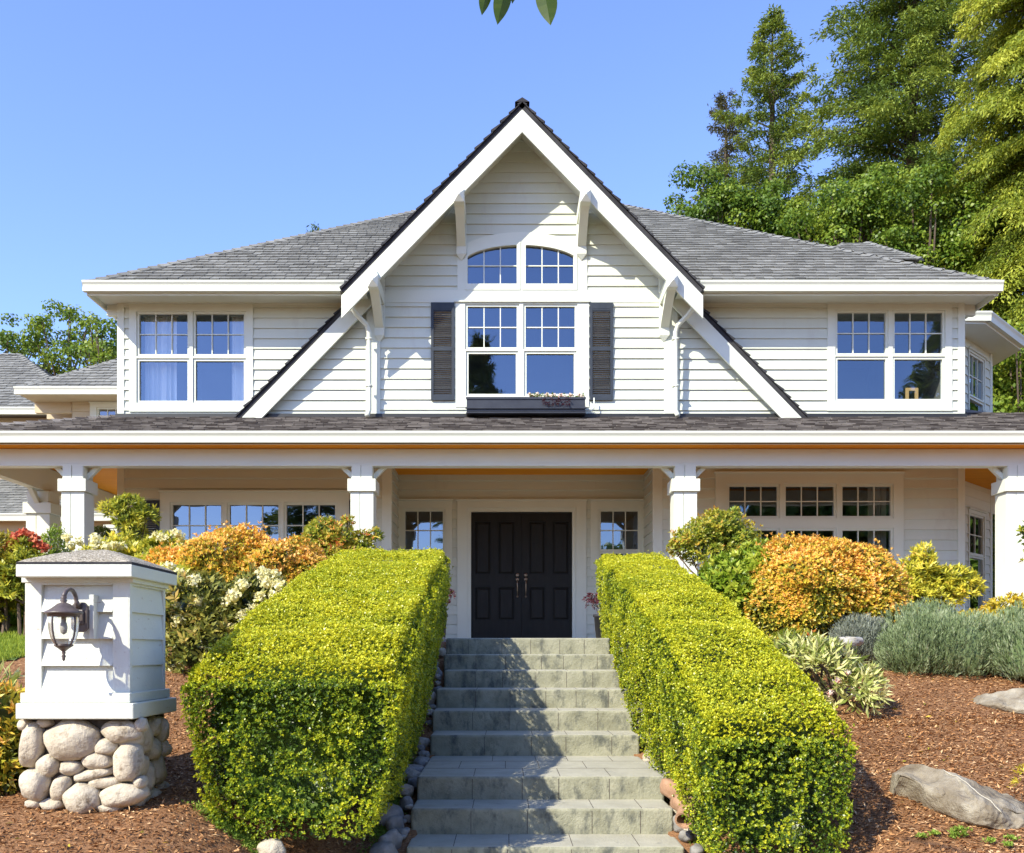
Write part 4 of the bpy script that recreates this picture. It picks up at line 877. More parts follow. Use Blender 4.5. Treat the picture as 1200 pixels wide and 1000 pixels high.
for i in range(n):
    for j in range(n):
        q = [((i + a) / n, (j + b) / n) for a, b in ((0, 0), (1, 0), (1, 1), (0, 1))]
        mb.face([(c0 + .006 + (c1 - c0 - .012) * u, cy0 + .006 + (cy1 - cy0 - .012) * v, zf(u, v)) for u, v in q])
mb.build('gravel_cap', [M['gravel'], M['shingle_edge']], pil, recalc=False)
mb = MB(); mb.box(X(102.5, 5.1), X(108, 5.1), 5.12, 5.2, Z(749, 5.12), Z(697, 5.12)); mb.build('mounting_block', M['oldpaint'], pil, bevel=.003)
# ---- lantern
lan = thing('wall_lantern', 'dark bronze wall lantern with clear glass on the front of the white garden pillar', 'lantern', (-2.31, 5.12, .1))
LX, LY = -2.307, 4.95
mb = MB(); pxl, pxr = X(86, 5.1), X(100, 5.1); za, zb_ = Z(741, 5.1), Z(706, 5.1)
hx = (pxr - pxl) / 2 + .012; mx_ = (pxl + pxr) / 2; e = .02
mb.prism([(mx_ - hx, za + e), (mx_ - hx + e, za), (mx_ + hx - e, za), (mx_ + hx, za + e), (mx_ + hx, zb_ - e), (mx_ + hx - e, zb_), (mx_ - hx + e, zb_), (mx_ - hx, zb_ - e)], 5.095, 5.125)
mb.prism([(mx_ - hx * .6, za + 2 * e), (mx_ + hx * .6, za + 2 * e), (mx_ + hx * .6, zb_ - 2 * e), (mx_ - hx * .6, zb_ - 2 * e)], 5.082, 5.097)
mb.build('backplate', M['bronze'], lan, bevel=.005)
zt_ = Z(690, LY); neck = Z(701, LY); hub = zb_ - .03
mb = MB(); ax = lambda t: mx_ + (LX - mx_) * t
pth = [(mx_, 5.09, hub), (ax(.1), 5.07, hub + .03)] + [(ax(.12 + .88 * k / 8), 5.07 - (5.07 - LY) * (1 - math.cos(math.pi * k / 8)) / 2, hub + .03 + (zt_ - hub - .03) * math.sin(math.pi / 2 * min(1, k / 4)) if k <= 4 else zt_ - (zt_ - neck - .0) * (1 - math.sin(math.pi / 2 * (1 + (k - 4) / 4))) ) for k in range(0, 9)]
mb.tube(pth, [.013] * 2 + [.011] * 7 + [.012, .013], 10); mb.build('arm', M['bronze'], lan, True)
zr = Z(718, LY); mb = MB()
mb.lathe((LX, LY, 0), [(.002, neck + .012), (.012, neck + .008), (.016, neck), (.011, neck - .006), (.02, neck - .014), (.012, neck - .022), (.014, zr + .052), (.03, zr + .046), (.052, zr + .028), (.072, zr + .014), (.093, zr + .004), (.095, zr - .004), (.088, zr - .008), (.078, zr - .009), (.078, zr - .022), (.07, zr - .024), (.005, zr - .01)], 28)
mb.build('lantern_roof', M['bronze'], lan, True)
zg0, zg1 = Z(757, LY), zr - .02
prof = [(.074, zg1), (.0755, zg1 - .03), (.073, zg1 - .07), (.066, zg1 - .105), (.054, zg1 - .135), (.042, zg0)]
m, n_, l_, b_ = newmat('clear_lantern_glass'); b_.inputs['Base Color'].default_value = (.97, .97, .95, 1); b_.inputs['Roughness'].default_value = .04; b_.inputs['IOR'].default_value = 1.2
tr_ = n_.new('ShaderNodeBsdfTransparent'); tr_.inputs[0].default_value = (.93, .93, .9, 1); gl_ = n_.new('ShaderNodeBsdfGlossy'); gl_.inputs['Roughness'].default_value = .06; mx2 = n_.new('ShaderNodeMixShader'); lw_ = n_.new('ShaderNodeLayerWeight'); lw_.inputs[0].default_value = .35
l_.new(lw_.outputs['Facing'], mx2.inputs[0]); l_.new(tr_.outputs[0], mx2.inputs[1]); l_.new(gl_.outputs[0], mx2.inputs[2]); l_.new(mx2.outputs[0], n_['Material Output'].inputs[0]); M['lglass'] = m
mb = MB(); mb.lathe((LX, LY, 0), prof, 32); mb.build('glass_shade', M['lglass'], lan, True)
for k in range(4):
    a = math.radians(45 + 25 + 90 * k); mb = MB(); mb.tube([(LX + (r + .002) * math.cos(a), LY + (r + .002) * math.sin(a), z) for r, z in prof], .0045, 6); mb.build('rib', M['bronze'], lan, True)
mb = MB(); mb.lathe((LX, LY, 0), [(.002, zg0 + .012), (.046, zg0 + .008), (.048, zg0), (.03, zg0 - .012), (.02, zg0 - .02), (.008, zg0 - .03), (.011, zg0 - .038), (.006, zg0 - .044), (.012, zg0 - .055), (.007, zg0 - .064), (.009, zg0 - .07), (.001, zg0 - .082)], 20); mb.build('finial', M['bronze'], lan, True)
mb = MB(); mb.lathe((LX, LY, 0), [(.012, zg1 + .01), (.012, zg1 - .03), (.015, zg1 - .035), (.019, zg1 - .06), (.015, zg1 - .085), (.002, zg1 - .095)], 16); mb.build('bulb', M['palestone'], lan, True)
# ---- rocks
def bigrock(name, label, c, r, seed, mat, rot=0, cuts=7, base=None):
    rng = np.random.default_rng(seed); V, Fc = ico(5); P = V * .99
    for k in range(cuts):                                  # cleaved faces
        d = rng.normal(size=3); d[2] = abs(d[2]) * .7 + .1; d /= np.linalg.norm(d); lim = rng.uniform(.5, .8)
        o = P @ d; P = P - np.outer(np.maximum(0, o - lim) * .93, d)
    P = P * (1 + np.array([noise.noise(Vector(p) * 2.5 + Vector((seed, 0, 0))) * .10 + noise.noise(Vector(p) * 9) * .025 for p in V]))[:, None]
    ca, sa = math.cos(rot), math.sin(rot); P = P * np.array(r); P = np.stack([P[:, 0] * ca - P[:, 1] * sa, P[:, 0] * sa + P[:, 1] * ca, P[:, 2]], 1) + np.array(c)
    root = thing(name, label, 'rock', (c[0], c[1], c[2] - r[2] * .5)); me = bpy.data.meshes.new('stone'); me.from_pydata(P.tolist(), [], Fc.tolist())
    link('stone', me, M[mat], root); return root, P
def onground(px, py):
    d = 4.6
    while d < 12 and ground(X(px, d), d) < Z(py, d): d += .02
    return d
def profrock(name, label, cx, prof, dep, seed, mat, zlow, back=.2, split=lambda x: .45):
    """rock from a measured skyline: prof = [(x, top z, front bottom z)]"""
    n, m_ = 90, 44; mb = MB(); xs_ = [prof[0][0] + (prof[-1][0] - prof[0][0]) * i / n for i in range(n + 1)]
    sm = lambda k: (lambda x: sum(interp(x + o, [(p[0], p[k]) for p in prof]) for o in (-.03, -.018, -.006, .006, .018, .03)) / 6)
    top, bot, fy = sm(1), sm(2), sm(3)
    G_ = []
    for x in xs_:
        y = fy(x); row = []; e = min(1, min(x - prof[0][0], prof[-1][0] - x) / .12 + .15)
        for j in range(m_ + 1):
            t = j / m_; tz, bz = top(x), bot(x)
            if t < .12: u = t / .12; yy = y + .32 * (1 - u) + .05; zz = zlow + (bz - zlow) * u ** .5                 # underside
            elif t < .45: u = (t - .12) / .33; yy = y + .05 - .05 * math.sin(u * 2.6) + .05 * u; zz = bz + (tz - bz) * split(x) * u      # broken front face
            elif t < .8: u = (t - .45) / .35; yy = y + .06 + (back - .06) * u ** .9; zb2 = bz + (tz - bz) * split(x); zz = zb2 + (tz - zb2) * u ** .85
            else: u = (t - .8) / .2; yy = y + back + (dep - back) * u; zz = tz - (tz - zlow) * u
            q = Vector((x * 3, yy * 3, zz * 3 + seed)); d = noise.noise(q * .8) * .08 + abs(noise.noise(q * 2.1)) * .06 + noise.noise(q * 5) * .02 + noise.noise(q * 13) * .008
            yy = y + (yy - y) * (.35 + .65 * e) + (1 - e) * .06
            row.append((x, yy - d * (1 if t < .45 else .35), zz + d * .45))
        G_.append(row)
    for i in range(n):
        for j in range(m_): mb.face([G_[i][j], G_[i + 1][j], G_[i + 1][j + 1], G_[i][j + 1]])
    for row in (G_[0], G_[-1]):
        c0_ = tuple(np.mean(np.array(row), 0))
        for j in range(m_): mb.face([row[j], row[j + 1], c0_])
    root = thing(name, label, 'rock', (cx, prof[len(prof) // 2][3] + dep / 2, zlow)); o = mb.build('stone', M[mat], root, recalc=False)
    bm = bmesh.new(); bm.from_mesh(o.data); bmesh.ops.remove_doubles(bm, verts=bm.verts, dist=.0005); bm.to_mesh(o.data); bm.free()
    return root, G_
def mkprof(tab, back):
    o = []
    for a, b, c_ in tab:
        o.append((a, b, c_, onground(a, c_)))
    ds = [q[3] for q in o]; ds = [ds[0]] + [(ds[k - 1] + ds[k] * 2 + ds[k + 1]) / 4 for k in range(1, len(ds) - 1)] + [ds[-1]]
    return sorted((X(a, d), Z(b, d + back), Z(c_, d), d) for (a, b, c_, _), d in zip(o, ds))
def bprof(tab, back):
    o = []
    for a, b, c_ in tab: d = 5.78 - .40 * min(1, max(0, (a - 1061) / 90)); o.append((X(a, d), Z(b, d + back), Z(c_, d), d))
    return sorted(o)
rk, G_ = profrock('boulder', 'large brownish split boulder with a pale vein lying on the mulch at the right', 2.85, bprof(
    ((1060, 905, 909), (1068, 903, 912), (1075, 900, 914), (1079, 899, 920), (1086, 898, 936), (1098, 898, 950), (1110, 898, 958), (1130, 899, 966), (1145, 903, 972), (1160, 911, 975), (1180, 920, 977), (1200, 928, 976), (1225, 940, 976), (1250, 955, 985)), .34), .55, 3, 'boulder', -1.12, .34, lambda x: .50 if x < 2.7 else .62)
mb = MB(); vein = []
for j in range(15, 36):
    i = max(0, min(89, 60 - int(j * .93))); q = Vector(G_[i][j]); vein.append(q + Vector((0, -.002, .003)))
mb.tube(vein, [.002] + [.0035] * (len(vein) - 2) + [.002], 6); mb.build('quartz_vein', M['quartz'], rk, True)
profrock('flat_rock', 'low flat grey brown rock in the mulch beside the lavender', 4.5, mkprof(
    ((1144, 823, 826), (1155, 817, 829), (1175, 812, 835), (1200, 808, 840), (1230, 806, 843), (1270, 812, 846)), .25), .7, 9, 'boulder', -.75, .25)
o = stone((X(996, 8.6), 8.6, Z(751, 8.6)), (.10, .09, .058), 33, 'palestone', name='white_rock', rough=.25, f=2.4, flat=.5); tag(o, 'small whitish rock under the large orange shrub', 'rock')
bigrock('tan_rock', 'small tan rock on the mulch just left of the left hedge', (X(216, 5.45), 5.5, Z(985, 5.45)), (.055, .05, .03), 8, 'cobble')
for k, (a, b, ra, rb, lab) in enumerate([(313, 993, .07, .055, 'brownish round stone at the foot of the left hedge'), (345, 988, .0, 0, ''), (168, 998, .13, .02, 'flat pale paving stone at the bottom edge left of the hedge'), (292, 1000, .05, .04, 'small grey stone among the moss at the bottom edge')]):
    if ra: o = stone((X(a, 5.35), 5.38, Z(b, 5.35) - rb * .3), (ra, ra * .8, rb), k + 60, 'cobble' if k != 3 else 'edgestone'); tag(o, lab, 'stone')
tag(stone((X(318, 5.3), 5.3, Z(995, 5.3)), (.075, .06, .055), 77, 'cobble'), 'largest pale rounded stone at the foot of the left hedge', 'stone')
# edging stones either side of the steps
for side in (-1, 1):
    k = 0; y = 5.6
    while y < 10.6:
        r = random.choice((.03, .045, .06, .08, .1)) * (1 if y < 8 else .85); x = (-.63 - r * random.uniform(.7, 2.0)) if side < 0 else (1.15 + r * random.uniform(.7, 1.6))
        z = interp(y, [(5.6, -1.33), (6.3, -1.16), (6.9, -.99), (7.9, -.9), (8.3, -.78), (10.1, .02), (10.6, .12)]) - .03
        o = stone((x, y, z), (r * random.uniform(.6, 1.1), r * random.uniform(.8, 1.4), r * random.uniform(.55, 1.1)), k + 100 + side, random.choice(['edgestone', 'edgestone', 'cobble']), name='edging_stone', rot=random.uniform(0, 3), sub=3)
        tag(o, 'grey rounded river stone edging the %s side of the steps below the hedge' % ('left' if side < 0 else 'right'), 'stone', 'river stones edging the %s side of the steps' % ('left' if side < 0 else 'right'))
        y += r * random.choice((1.1, 1.6, 2.2, 3.6)); k += 1
mb = MB(); pr = [(.085, 0), (.085, .2), (.07, .2), (.07, 0)]
cpt = Vector((X(803, 6.0), 6.05, Z(962, 6.05))); ax_ = Vector((.35, .8, .35)).normalized(); a1 = ax_.cross(Vector((0, 0, 1))).normalized(); a2 = a1.cross(ax_)
rings = [[cpt + ax_ * h + (a1 * math.cos(t * .35) + a2 * math.sin(t * .35)) * r for t in range(18)] for r, h in ((.06, 0), (.062, .2), (.046, .2), (.046, 0), (.06, 0))]
for p, q in zip(rings[:-1], rings[1:]):
    for t in range(18): mb.face([p[t], p[(t + 1) % 18], q[(t + 1) % 18], q[t]])
tag(mb.build('clay_pipe', M['terracotta'], None), 'short hollow clay pipe piece beside the lowest steps on the right', 'pipe')
for k, (a, b, d, rx, rz) in enumerate([(783, 925, 6.45, .05, .10), (797, 943, 6.25, .055, .09)]):
    tag(stone((X(a, d) + .02, d, Z(b, d)), (rx, .13, rz * .7), k + 90, 'terracotta', rot=.3), ['long brown stone wedged beside the step above the clay pipe', 'thick reddish brown stone touching the clay pipe'][k], 'stone')
# ================================================================== HEDGES
def hedge(name, label, xa, xb, y0, y1, top, bot, taper, n, seed):
    root = thing(name, label, 'hedge', ((xa + xb) / 2, (y0 + y1) / 2, bot((y0 + y1) / 2)))
    rng = np.random.default_rng(seed); parts = []
    Lm = y1 - y0; Hm = 1.05
    areas = [(xb - xa) * Lm * 1.1, Lm * Hm, Lm * Hm, (xb - xa) * Hm, (xb - xa) * Hm * .6]; tot = sum(areas)
    for k, a in enumerate(areas):
        m = int(n * a / tot); u, v = rng.uniform(0, 1, m), rng.uniform(0, 1, m)
        if k in (1, 2, 3): v = v ** .8
        y = y0 + Lm * (u if k < 3 else (0 if k == 3 else 1)) * np.ones(m)
        zt, zb = np.array([top(t) for t in y]), np.array([bot(t) for t in y])
        if k == 0: x = xa + (xb - xa) * v; z = zt; N = np.tile([0, -.2, 1.], (m, 1))
        else:
            z = zb + (zt - zb) * v; tp = taper * (1 - v) ** 1.6
            if k == 1: x = xa + tp; N = np.tile([-1, 0, .25], (m, 1))
            elif k == 2: x = xb - tp * .9; N = np.tile([1, 0, .25], (m, 1))
            else: x = xa + tp + (xb - xa - 1.9 * tp) * u; N = np.tile([0, -1 if k == 3 else 1, .25], (m, 1)); y = y + (tp * .5 if k == 3 else 0)
        parts.append((np.stack([x, y, z], 1), N))
    P = np.concatenate([p for p, _ in parts]); N = np.concatenate([q for _, q in parts])
    # round the edges and make the clipped surface uneven
    cx, cy = (xa + xb) / 2, (y0 + y1) / 2
    zt = np.array([top(t) for t in P[:, 1]])
    ex = np.clip((np.abs(P[:, 0] - cx) - ((xb - xa) / 2 - .10)) / .10, 0, 1); ez = np.clip((P[:, 2] - zt + .10) / .10, 0, 1); ey = np.clip((y0 + .1 - P[:, 1]) / .1, 0, 1)
    P[:, 2] -= .05 * ex ** 2 * ez + .05 * ey ** 2 * ez; P[:, 0] -= np.sign(P[:, 0] - cx) * .05 * ez ** 2 * ex; P[:, 1] += .05 * ey * ez ** 2
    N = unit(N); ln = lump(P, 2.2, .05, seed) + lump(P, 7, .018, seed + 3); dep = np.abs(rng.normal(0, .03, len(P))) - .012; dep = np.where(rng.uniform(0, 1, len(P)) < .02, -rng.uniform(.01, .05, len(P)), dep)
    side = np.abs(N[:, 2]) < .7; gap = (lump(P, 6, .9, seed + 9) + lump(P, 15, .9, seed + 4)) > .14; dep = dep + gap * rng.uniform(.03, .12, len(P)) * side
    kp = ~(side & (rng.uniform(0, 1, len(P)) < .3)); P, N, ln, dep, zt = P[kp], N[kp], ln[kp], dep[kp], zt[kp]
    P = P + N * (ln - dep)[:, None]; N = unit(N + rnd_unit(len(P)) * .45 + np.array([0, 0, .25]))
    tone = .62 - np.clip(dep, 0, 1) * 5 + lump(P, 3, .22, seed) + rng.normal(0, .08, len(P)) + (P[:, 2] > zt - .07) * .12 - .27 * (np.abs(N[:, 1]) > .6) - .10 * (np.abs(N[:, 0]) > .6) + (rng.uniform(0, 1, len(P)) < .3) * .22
    # dense inner twig mass so that nothing shows through
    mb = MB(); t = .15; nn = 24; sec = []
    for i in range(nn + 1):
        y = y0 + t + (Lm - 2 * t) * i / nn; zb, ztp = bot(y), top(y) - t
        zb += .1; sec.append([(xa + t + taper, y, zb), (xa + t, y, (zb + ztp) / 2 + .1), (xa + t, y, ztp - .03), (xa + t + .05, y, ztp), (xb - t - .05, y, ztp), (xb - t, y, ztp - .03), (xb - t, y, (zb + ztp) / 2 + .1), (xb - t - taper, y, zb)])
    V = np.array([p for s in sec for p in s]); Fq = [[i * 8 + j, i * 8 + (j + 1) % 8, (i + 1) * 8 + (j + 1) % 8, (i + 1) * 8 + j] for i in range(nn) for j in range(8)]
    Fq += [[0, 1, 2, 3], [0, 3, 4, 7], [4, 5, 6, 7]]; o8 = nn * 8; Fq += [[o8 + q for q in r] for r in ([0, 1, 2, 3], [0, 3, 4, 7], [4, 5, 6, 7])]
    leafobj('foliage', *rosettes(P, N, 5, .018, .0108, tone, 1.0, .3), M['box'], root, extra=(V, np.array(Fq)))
    mb = MB()
    for k in range(14):
        mb = MB(); x, y = rng.uniform(xa + .35, xb - .3), rng.uniform(y0 + .25, y1 - .2); mb.tube([(x, y, ground(x, y) - .05), (x + rng.uniform(-.1, .1), y, bot(y) + .3)], [.02, .012], 6); mb.build('stem', M['twig'], root)
    return root
ltop = lambda y: interp(y, [(5.2, -.11), (5.6, .02), (6.77, .35), (8.3, .70), (9.9, 1.04), (12, 1.2)])
lbot = lambda y: interp(y, [(5.2, -1.05), (6.2, -1.0), (8, -.82), (10, -.1), (12, .1)])
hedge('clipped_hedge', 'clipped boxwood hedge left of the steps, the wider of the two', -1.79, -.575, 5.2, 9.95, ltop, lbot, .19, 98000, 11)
rtop = lambda y: interp(y, [(5.15, -.43), (5.35, -.33), (6.88, .17), (8.8, .64), (11.2, 1.14), (12, 1.2)])
rbot = lambda y: interp(y, [(5.15, -1.2), (6.2, -1.1), (8, -.85), (10.5, -.1), (12, .1)])
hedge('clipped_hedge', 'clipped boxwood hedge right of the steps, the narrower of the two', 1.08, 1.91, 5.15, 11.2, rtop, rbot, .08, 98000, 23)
# ================================================================== SHRUBS
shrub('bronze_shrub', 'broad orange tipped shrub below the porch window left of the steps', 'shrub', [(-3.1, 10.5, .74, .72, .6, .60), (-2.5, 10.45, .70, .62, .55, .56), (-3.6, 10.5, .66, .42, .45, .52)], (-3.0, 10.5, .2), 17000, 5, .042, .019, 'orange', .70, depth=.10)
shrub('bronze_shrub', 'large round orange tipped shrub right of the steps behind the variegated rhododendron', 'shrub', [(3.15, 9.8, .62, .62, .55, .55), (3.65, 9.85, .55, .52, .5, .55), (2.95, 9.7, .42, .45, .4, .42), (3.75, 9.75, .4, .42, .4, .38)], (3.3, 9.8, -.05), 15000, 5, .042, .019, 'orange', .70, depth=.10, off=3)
r_, P_, N_ = shrub('rhododendron', 'rhododendron with pale cream flower heads between the pillar and the left hedge', 'shrub', [(-2.75, 8.6, .28, .42, .4, .42), (-2.3, 8.7, .30, .40, .4, .40), (-2.62, 8.45, .02, .42, .36, .38)], (-2.55, 8.6, -.15), 1700, 7, .085, .028, 'rhodo', .68, depth=.13, off=7)
fl = [(-2.93, .50), (-2.72, .60), (-2.48, .30), (-2.66, .22), (-2.36, .46), (-2.2, .35), (-2.08, .58), (-2.0, .48), (-2.85, .26), (-2.9, -.18), (-2.52, .12), (-2.22, .20), (-2.4, .24), (-2.62, .34), (-2.78, .08), (-2.12, .66), (-2.6, .02), (-2.7, .42), (-2.3, .56), (-2.02, .66), (-2.16, .46), (-2.45, .42), (-2.9, .36), (-1.98, .56), (-2.3, .30)]
trusses(r_, np.array([(x, 8.25 + .1 * random.random(), z) for x, z in fl]), np.tile([0, -.6, .8], (len(fl), 1)), .062, 'creampetal', 60, .034)
r_, P_, N_ = shrub('rhododendron', 'pale flowered rhododendron seen just above the pillar cap', 'shrub', [(-4.5, 11.2, .84, .55, .4, .46), (-3.95, 11.0, .84, .5, .4, .46), (-3.5, 9.9, .5, .34, .3, .38), (-3.2, 9.7, .38, .26, .24, .3)], (-3.9, 10.6, .2), 2300, 7, .10, .03, 'yellow', .55, depth=.14, off=9)
fl = [(random.uniform(-5.0, -3.6), 10.75, random.uniform(1.0, 1.32)) for _ in range(26)] + [(random.uniform(-3.75, -3.1), 9.5, random.uniform(.5, .85)) for _ in range(14)]
trusses(r_, np.array([(x, y + random.uniform(-.05, .15), z) for x, y, z in fl]), np.tile([0, -.5, .9], (len(fl), 1)), .06, 'creampetal', 34, .04)
def cloudplant(name, label, base, pads, n, k, L, W, mat, t0=.6, updir=.5, r=.022, group=None, petal=None):
    """open branching shrub: separate leaf pads on visible stems"""
    root = thing(name, label, 'shrub', base, group); P, N, T = blobshoots(pads, n, .3, -.7, 4, .2, 0.2)
    tone = t0 + T * .5 + lump(P, 4, .3)
    leafobj('foliage', *rosettes(P, unit(N + np.array([0, 0, updir])), k, L, W, tone, 1.0, .25), M[mat], root)
    mb = MB(); b = Vector(base); fork = b.lerp(Vector(np.mean([p[:3] for p in pads], 0)), .5)
    for j in range(3): mb.tube([b + Vector((.05 * j - .05, 0, -.05)), fork + Vector((.06 * j - .06, .03 * j, 0))], [r, r * .7], 6)
    for p in pads: q = Vector(p[:3]); mb.tube([fork, fork.lerp(q, .55) + Vector((0, 0, -.04)), q + Vector((0, 0, p[5] * .2))], [r * .65, r * .5, r * .25], 5)
    mb.build('stem', M['twig'], root)
    if petal is not None: pp, rr, m = petal; trusses(root, np.array(pp), np.tile([0, -.3, 1.], (len(pp), 1)), rr, m, 40, .045)
    return root
d = 12.5; pt = lambda px, py, dd=12.5: (X(px, dd), dd, Z(py, dd))
cloudplant('pieris', 'open branched yellow green pieris left of the dark porch shutter', (X(160, d), d, .25), [(*pt(152, 593), .22, .2, .12), (*pt(172, 604), .14, .14, .12), (*pt(133, 598), .14, .15, .10), (*pt(150, 610), .2, .2, .16), (*pt(157, 628), .14, .15, .2), (*pt(150, 645), .3, .2, .14)], 620, 8, .085, .02, 'yellow', .42)
cloudplant('nandina', 'red tipped nandina rising behind the left hedge against the porch post', (X(395, 12.0), 12.0, .15), [(*pt(378, 625, 12), .26, .25, .2), (*pt(400, 630, 12), .24, .25, .2), (*pt(365, 645, 12), .24, .25, .22), (*pt(405, 655, 12), .26, .25, .24), (*pt(385, 650, 12), .26, .25, .24), (*pt(425, 640, 12), .16, .2, .2), (*pt(440, 628, 12), .10, .12, .1), (*pt(385, 612, 12), .08, .1, .07), (*pt(408, 611, 12), .07, .1, .06)], 1900, 5, .06, .02, 'nandina', .70, .3)
cloudplant('nandina', 'red tipped nandina rising behind the right hedge by the porch post', (X(835, 12.0), 12.0, .1), [(*pt(845, 618, 12), .3, .3, .2), (*pt(820, 628, 12), .3, .3, .2), (*pt(865, 632, 12), .26, .3, .2), (*pt(835, 645, 12), .42, .3, .26), (*pt(802, 640, 12), .16, .2, .18), (*pt(860, 602, 12), .08, .1, .08), (*pt(838, 606, 12), .12, .1, .07), (*pt(788, 643, 12), .06, .1, .06)], 2600, 5, .055, .019, 'nandina', .58, .3)
shrub('glossy_shrub', 'bright green glossy shrub between the right nandina and the large orange shrub', 'shrub', [(2.75, 10.2, .82, .32, .36, .34), (2.45, 10.2, .62, .35, .36, .36), (2.75, 10.1, .35, .34, .32, .4), (2.95, 10.2, .95, .16, .2, .16)], (2.6, 10.2, .0), 1900, 6, .085, .034, 'bright', .68, off=12)
# left border
d = 9.5
cloudplant('red_pieris', 'pieris with scarlet new leaves left of the porch steps beyond the lawn', (X(30, d), d, .1), [(*pt(32, 655, d), .12, .15, .12), (*pt(20, 672, d), .2, .2, .16), (*pt(45, 660, d), .14, .15, .08), (*pt(30, 640, d), .08, .1, .1), (*pt(10, 690, d), .25, .2, .16)], 520, 7, .08, .022, 'yellow', .4, petal=([pt(x, y, d) for x, y in ((20, 631), (28, 627), (36, 630), (42, 634), (46, 642), (53, 645), (10, 642), (16, 660), (30, 652))], .045, 'redpetal'))
shrub('pieris', 'yellow green and orange leaved shrub at the left edge above the lawn', 'shrub', [(X(-8, 9.6), 9.6, .78, .32, .3, .42), (X(14, 9.8), 9.8, .55, .22, .25, .34)], (X(0, 9.6), 9.6, .15), 1200, 6, .07, .022, 'gold', .4, off=14)
shrub('low_green_shrub', 'small fine leaved green shrub at the back edge of the lawn', 'shrub', [(X(8, 9.9), 9.9, .42, .3, .25, .2), (X(-15, 9.9), 9.9, .42, .3, .25, .2)], (X(8, 9.9), 9.9, .2), 1500, 6, .05, .008, 'moss', .4, updir=1, off=15)
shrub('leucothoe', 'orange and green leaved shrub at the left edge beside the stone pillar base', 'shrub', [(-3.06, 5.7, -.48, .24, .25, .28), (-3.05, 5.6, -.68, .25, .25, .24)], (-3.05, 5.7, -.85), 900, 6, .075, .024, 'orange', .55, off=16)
cloudplant('variegated_sprig', 'few long cream edged leaves standing left of the pillar', (-3.05, 6.0, -.6), [(X(8, 6), 6.0, Z(815, 6), .07, .07, .06), (X(0, 6), 6.0, Z(800, 6), .07, .07, .06)], 10, 6, .12, .026, 'varieg', .8)
for lab, px, py, dd, r in (('clipped dark green globe shrub behind the left porch post, the rounder one', 123, 635, 16.0, .36), ('narrow bright green conifer just left of the front left porch post', 66, 640, 13.5, .3)):
    x, z = X(px, dd), Z(py, dd); shrub('globe_conifer', lab, 'shrub', [(x, dd, z - .35 if r < .33 else z - .2, r * .8, r, .55 if r < .33 else .42)], (x, dd, .1), 1600, 5, .05, .012, 'bright' if r < .33 else 'maple', .55, updir=1, off=px)
# right border
def varieg(): 
    r, P, N = shrub('variegated_rhododendron', 'cream edged variegated rhododendron with pinkish buds beside the right hedge', 'shrub', [(2.64, 7.8, -.19, .26, .28, .22), (2.86, 7.75, -.33, .24, .26, .2), (2.5, 8.0, -.06, .2, .22, .18)], (2.75, 7.9, -.5), 300, 7, .115, .024, 'varieg', .85, depth=.12, off=18, lumpa=.22, core=0)
    c = [(2.66, -.24), (2.78, -.32), (2.88, -.4), (2.96, -.3), (2.74, -.18), (2.6, -.34)]
    trusses(r, np.array([(x, 7.58, z) for x, z in c]), np.tile([0, -.6, .6], (len(c), 1)), .028, 'pinkpetal', 26, .018)
varieg()
shrub('low_leucothoe', 'low orange and green shrub between the right hedge and the variegated rhododendron', 'shrub', [(2.35, 8.7, -.05, .3, .3, .2), (2.7, 8.9, .02, .3, .25, .17)], (2.5, 8.8, -.2), 1100, 5, .045, .018, 'nandina', .6, off=19)
def lavender(label, blobs, base, n, mat, off):
    root = thing('lavender', label, 'lavender', base, 'lavender mounds on the right'); P, N, T = blobshoots(blobs, n, .12, -.6, 4, .12, .8, off)
    n = len(P); tone = .62 + T + lump(P, 5, .3, off); k = 9
    Pr = np.repeat(P, k, 0); Nr = unit(np.repeat(unit(N * .75 + np.array([0, 0, .9]) + rnd_unit(n) * .22), k, 0)); h = RNG.uniform(-.06, .05, len(Pr))
    Pr = Pr + Nr * h[:, None]; D = unit(Nr * 1.15 + rnd_unit(len(Pr)) * .5)
    leafobj('foliage', Pr, D, rnd_unit(len(Pr)), RNG.uniform(.03, .055, len(Pr)), .0065, np.repeat(tone, k), M[mat], root, extra=cores(blobs, .66, off)); stems(root, blobs, base, 6, .012)
lavender('large grey green lavender mound, the middle one of three', [(3.95, 9.0, -.02, .38, .4, .37), (4.3, 8.95, -.02, .42, .42, .38), (4.1, 9.3, .12, .45, .4, .34), (3.78, 8.95, -.05, .24, .3, .28)], (4.1, 9.0, -.25), 5200, 'lavender', 21)
lavender('grey green lavender mound at the right edge of the photo', [(4.8, 8.6, -.08, .34, .36, .32), (5.15, 8.6, -.06, .42, .4, .36), (4.85, 8.9, .07, .4, .36, .32), (5.6, 8.6, -.05, .4, .4, .4)], (5.1, 8.6, -.35), 5600, 'lavender', 22)
lavender('small greyer lavender mound beside the white rock', [(3.45, 9.35, .08, .24, .22, .22), (3.6, 9.3, .06, .2, .22, .22)], (3.5, 9.3, -.1), 1900, 'lavgrey', 23)
cloudplant('yellow_pieris', 'bright yellow leaved pieris between the large orange shrub and the lavender', (X(1095, 10.6), 10.6, .1), [(*pt(1082, 655, 10.6), .13, .14, .15), (*pt(1075, 670, 10.6), .24, .2, .14), (*pt(1100, 680, 10.6), .25, .22, .16), (*pt(1118, 678, 10.6), .24, .2, .16), (*pt(1070, 688, 10.6), .25, .2, .2), (*pt(1090, 698, 10.6), .35, .25, .2), (*pt(1130, 690, 10.6), .2, .2, .14)], 1300, 7, .075, .02, 'yellow', .66)
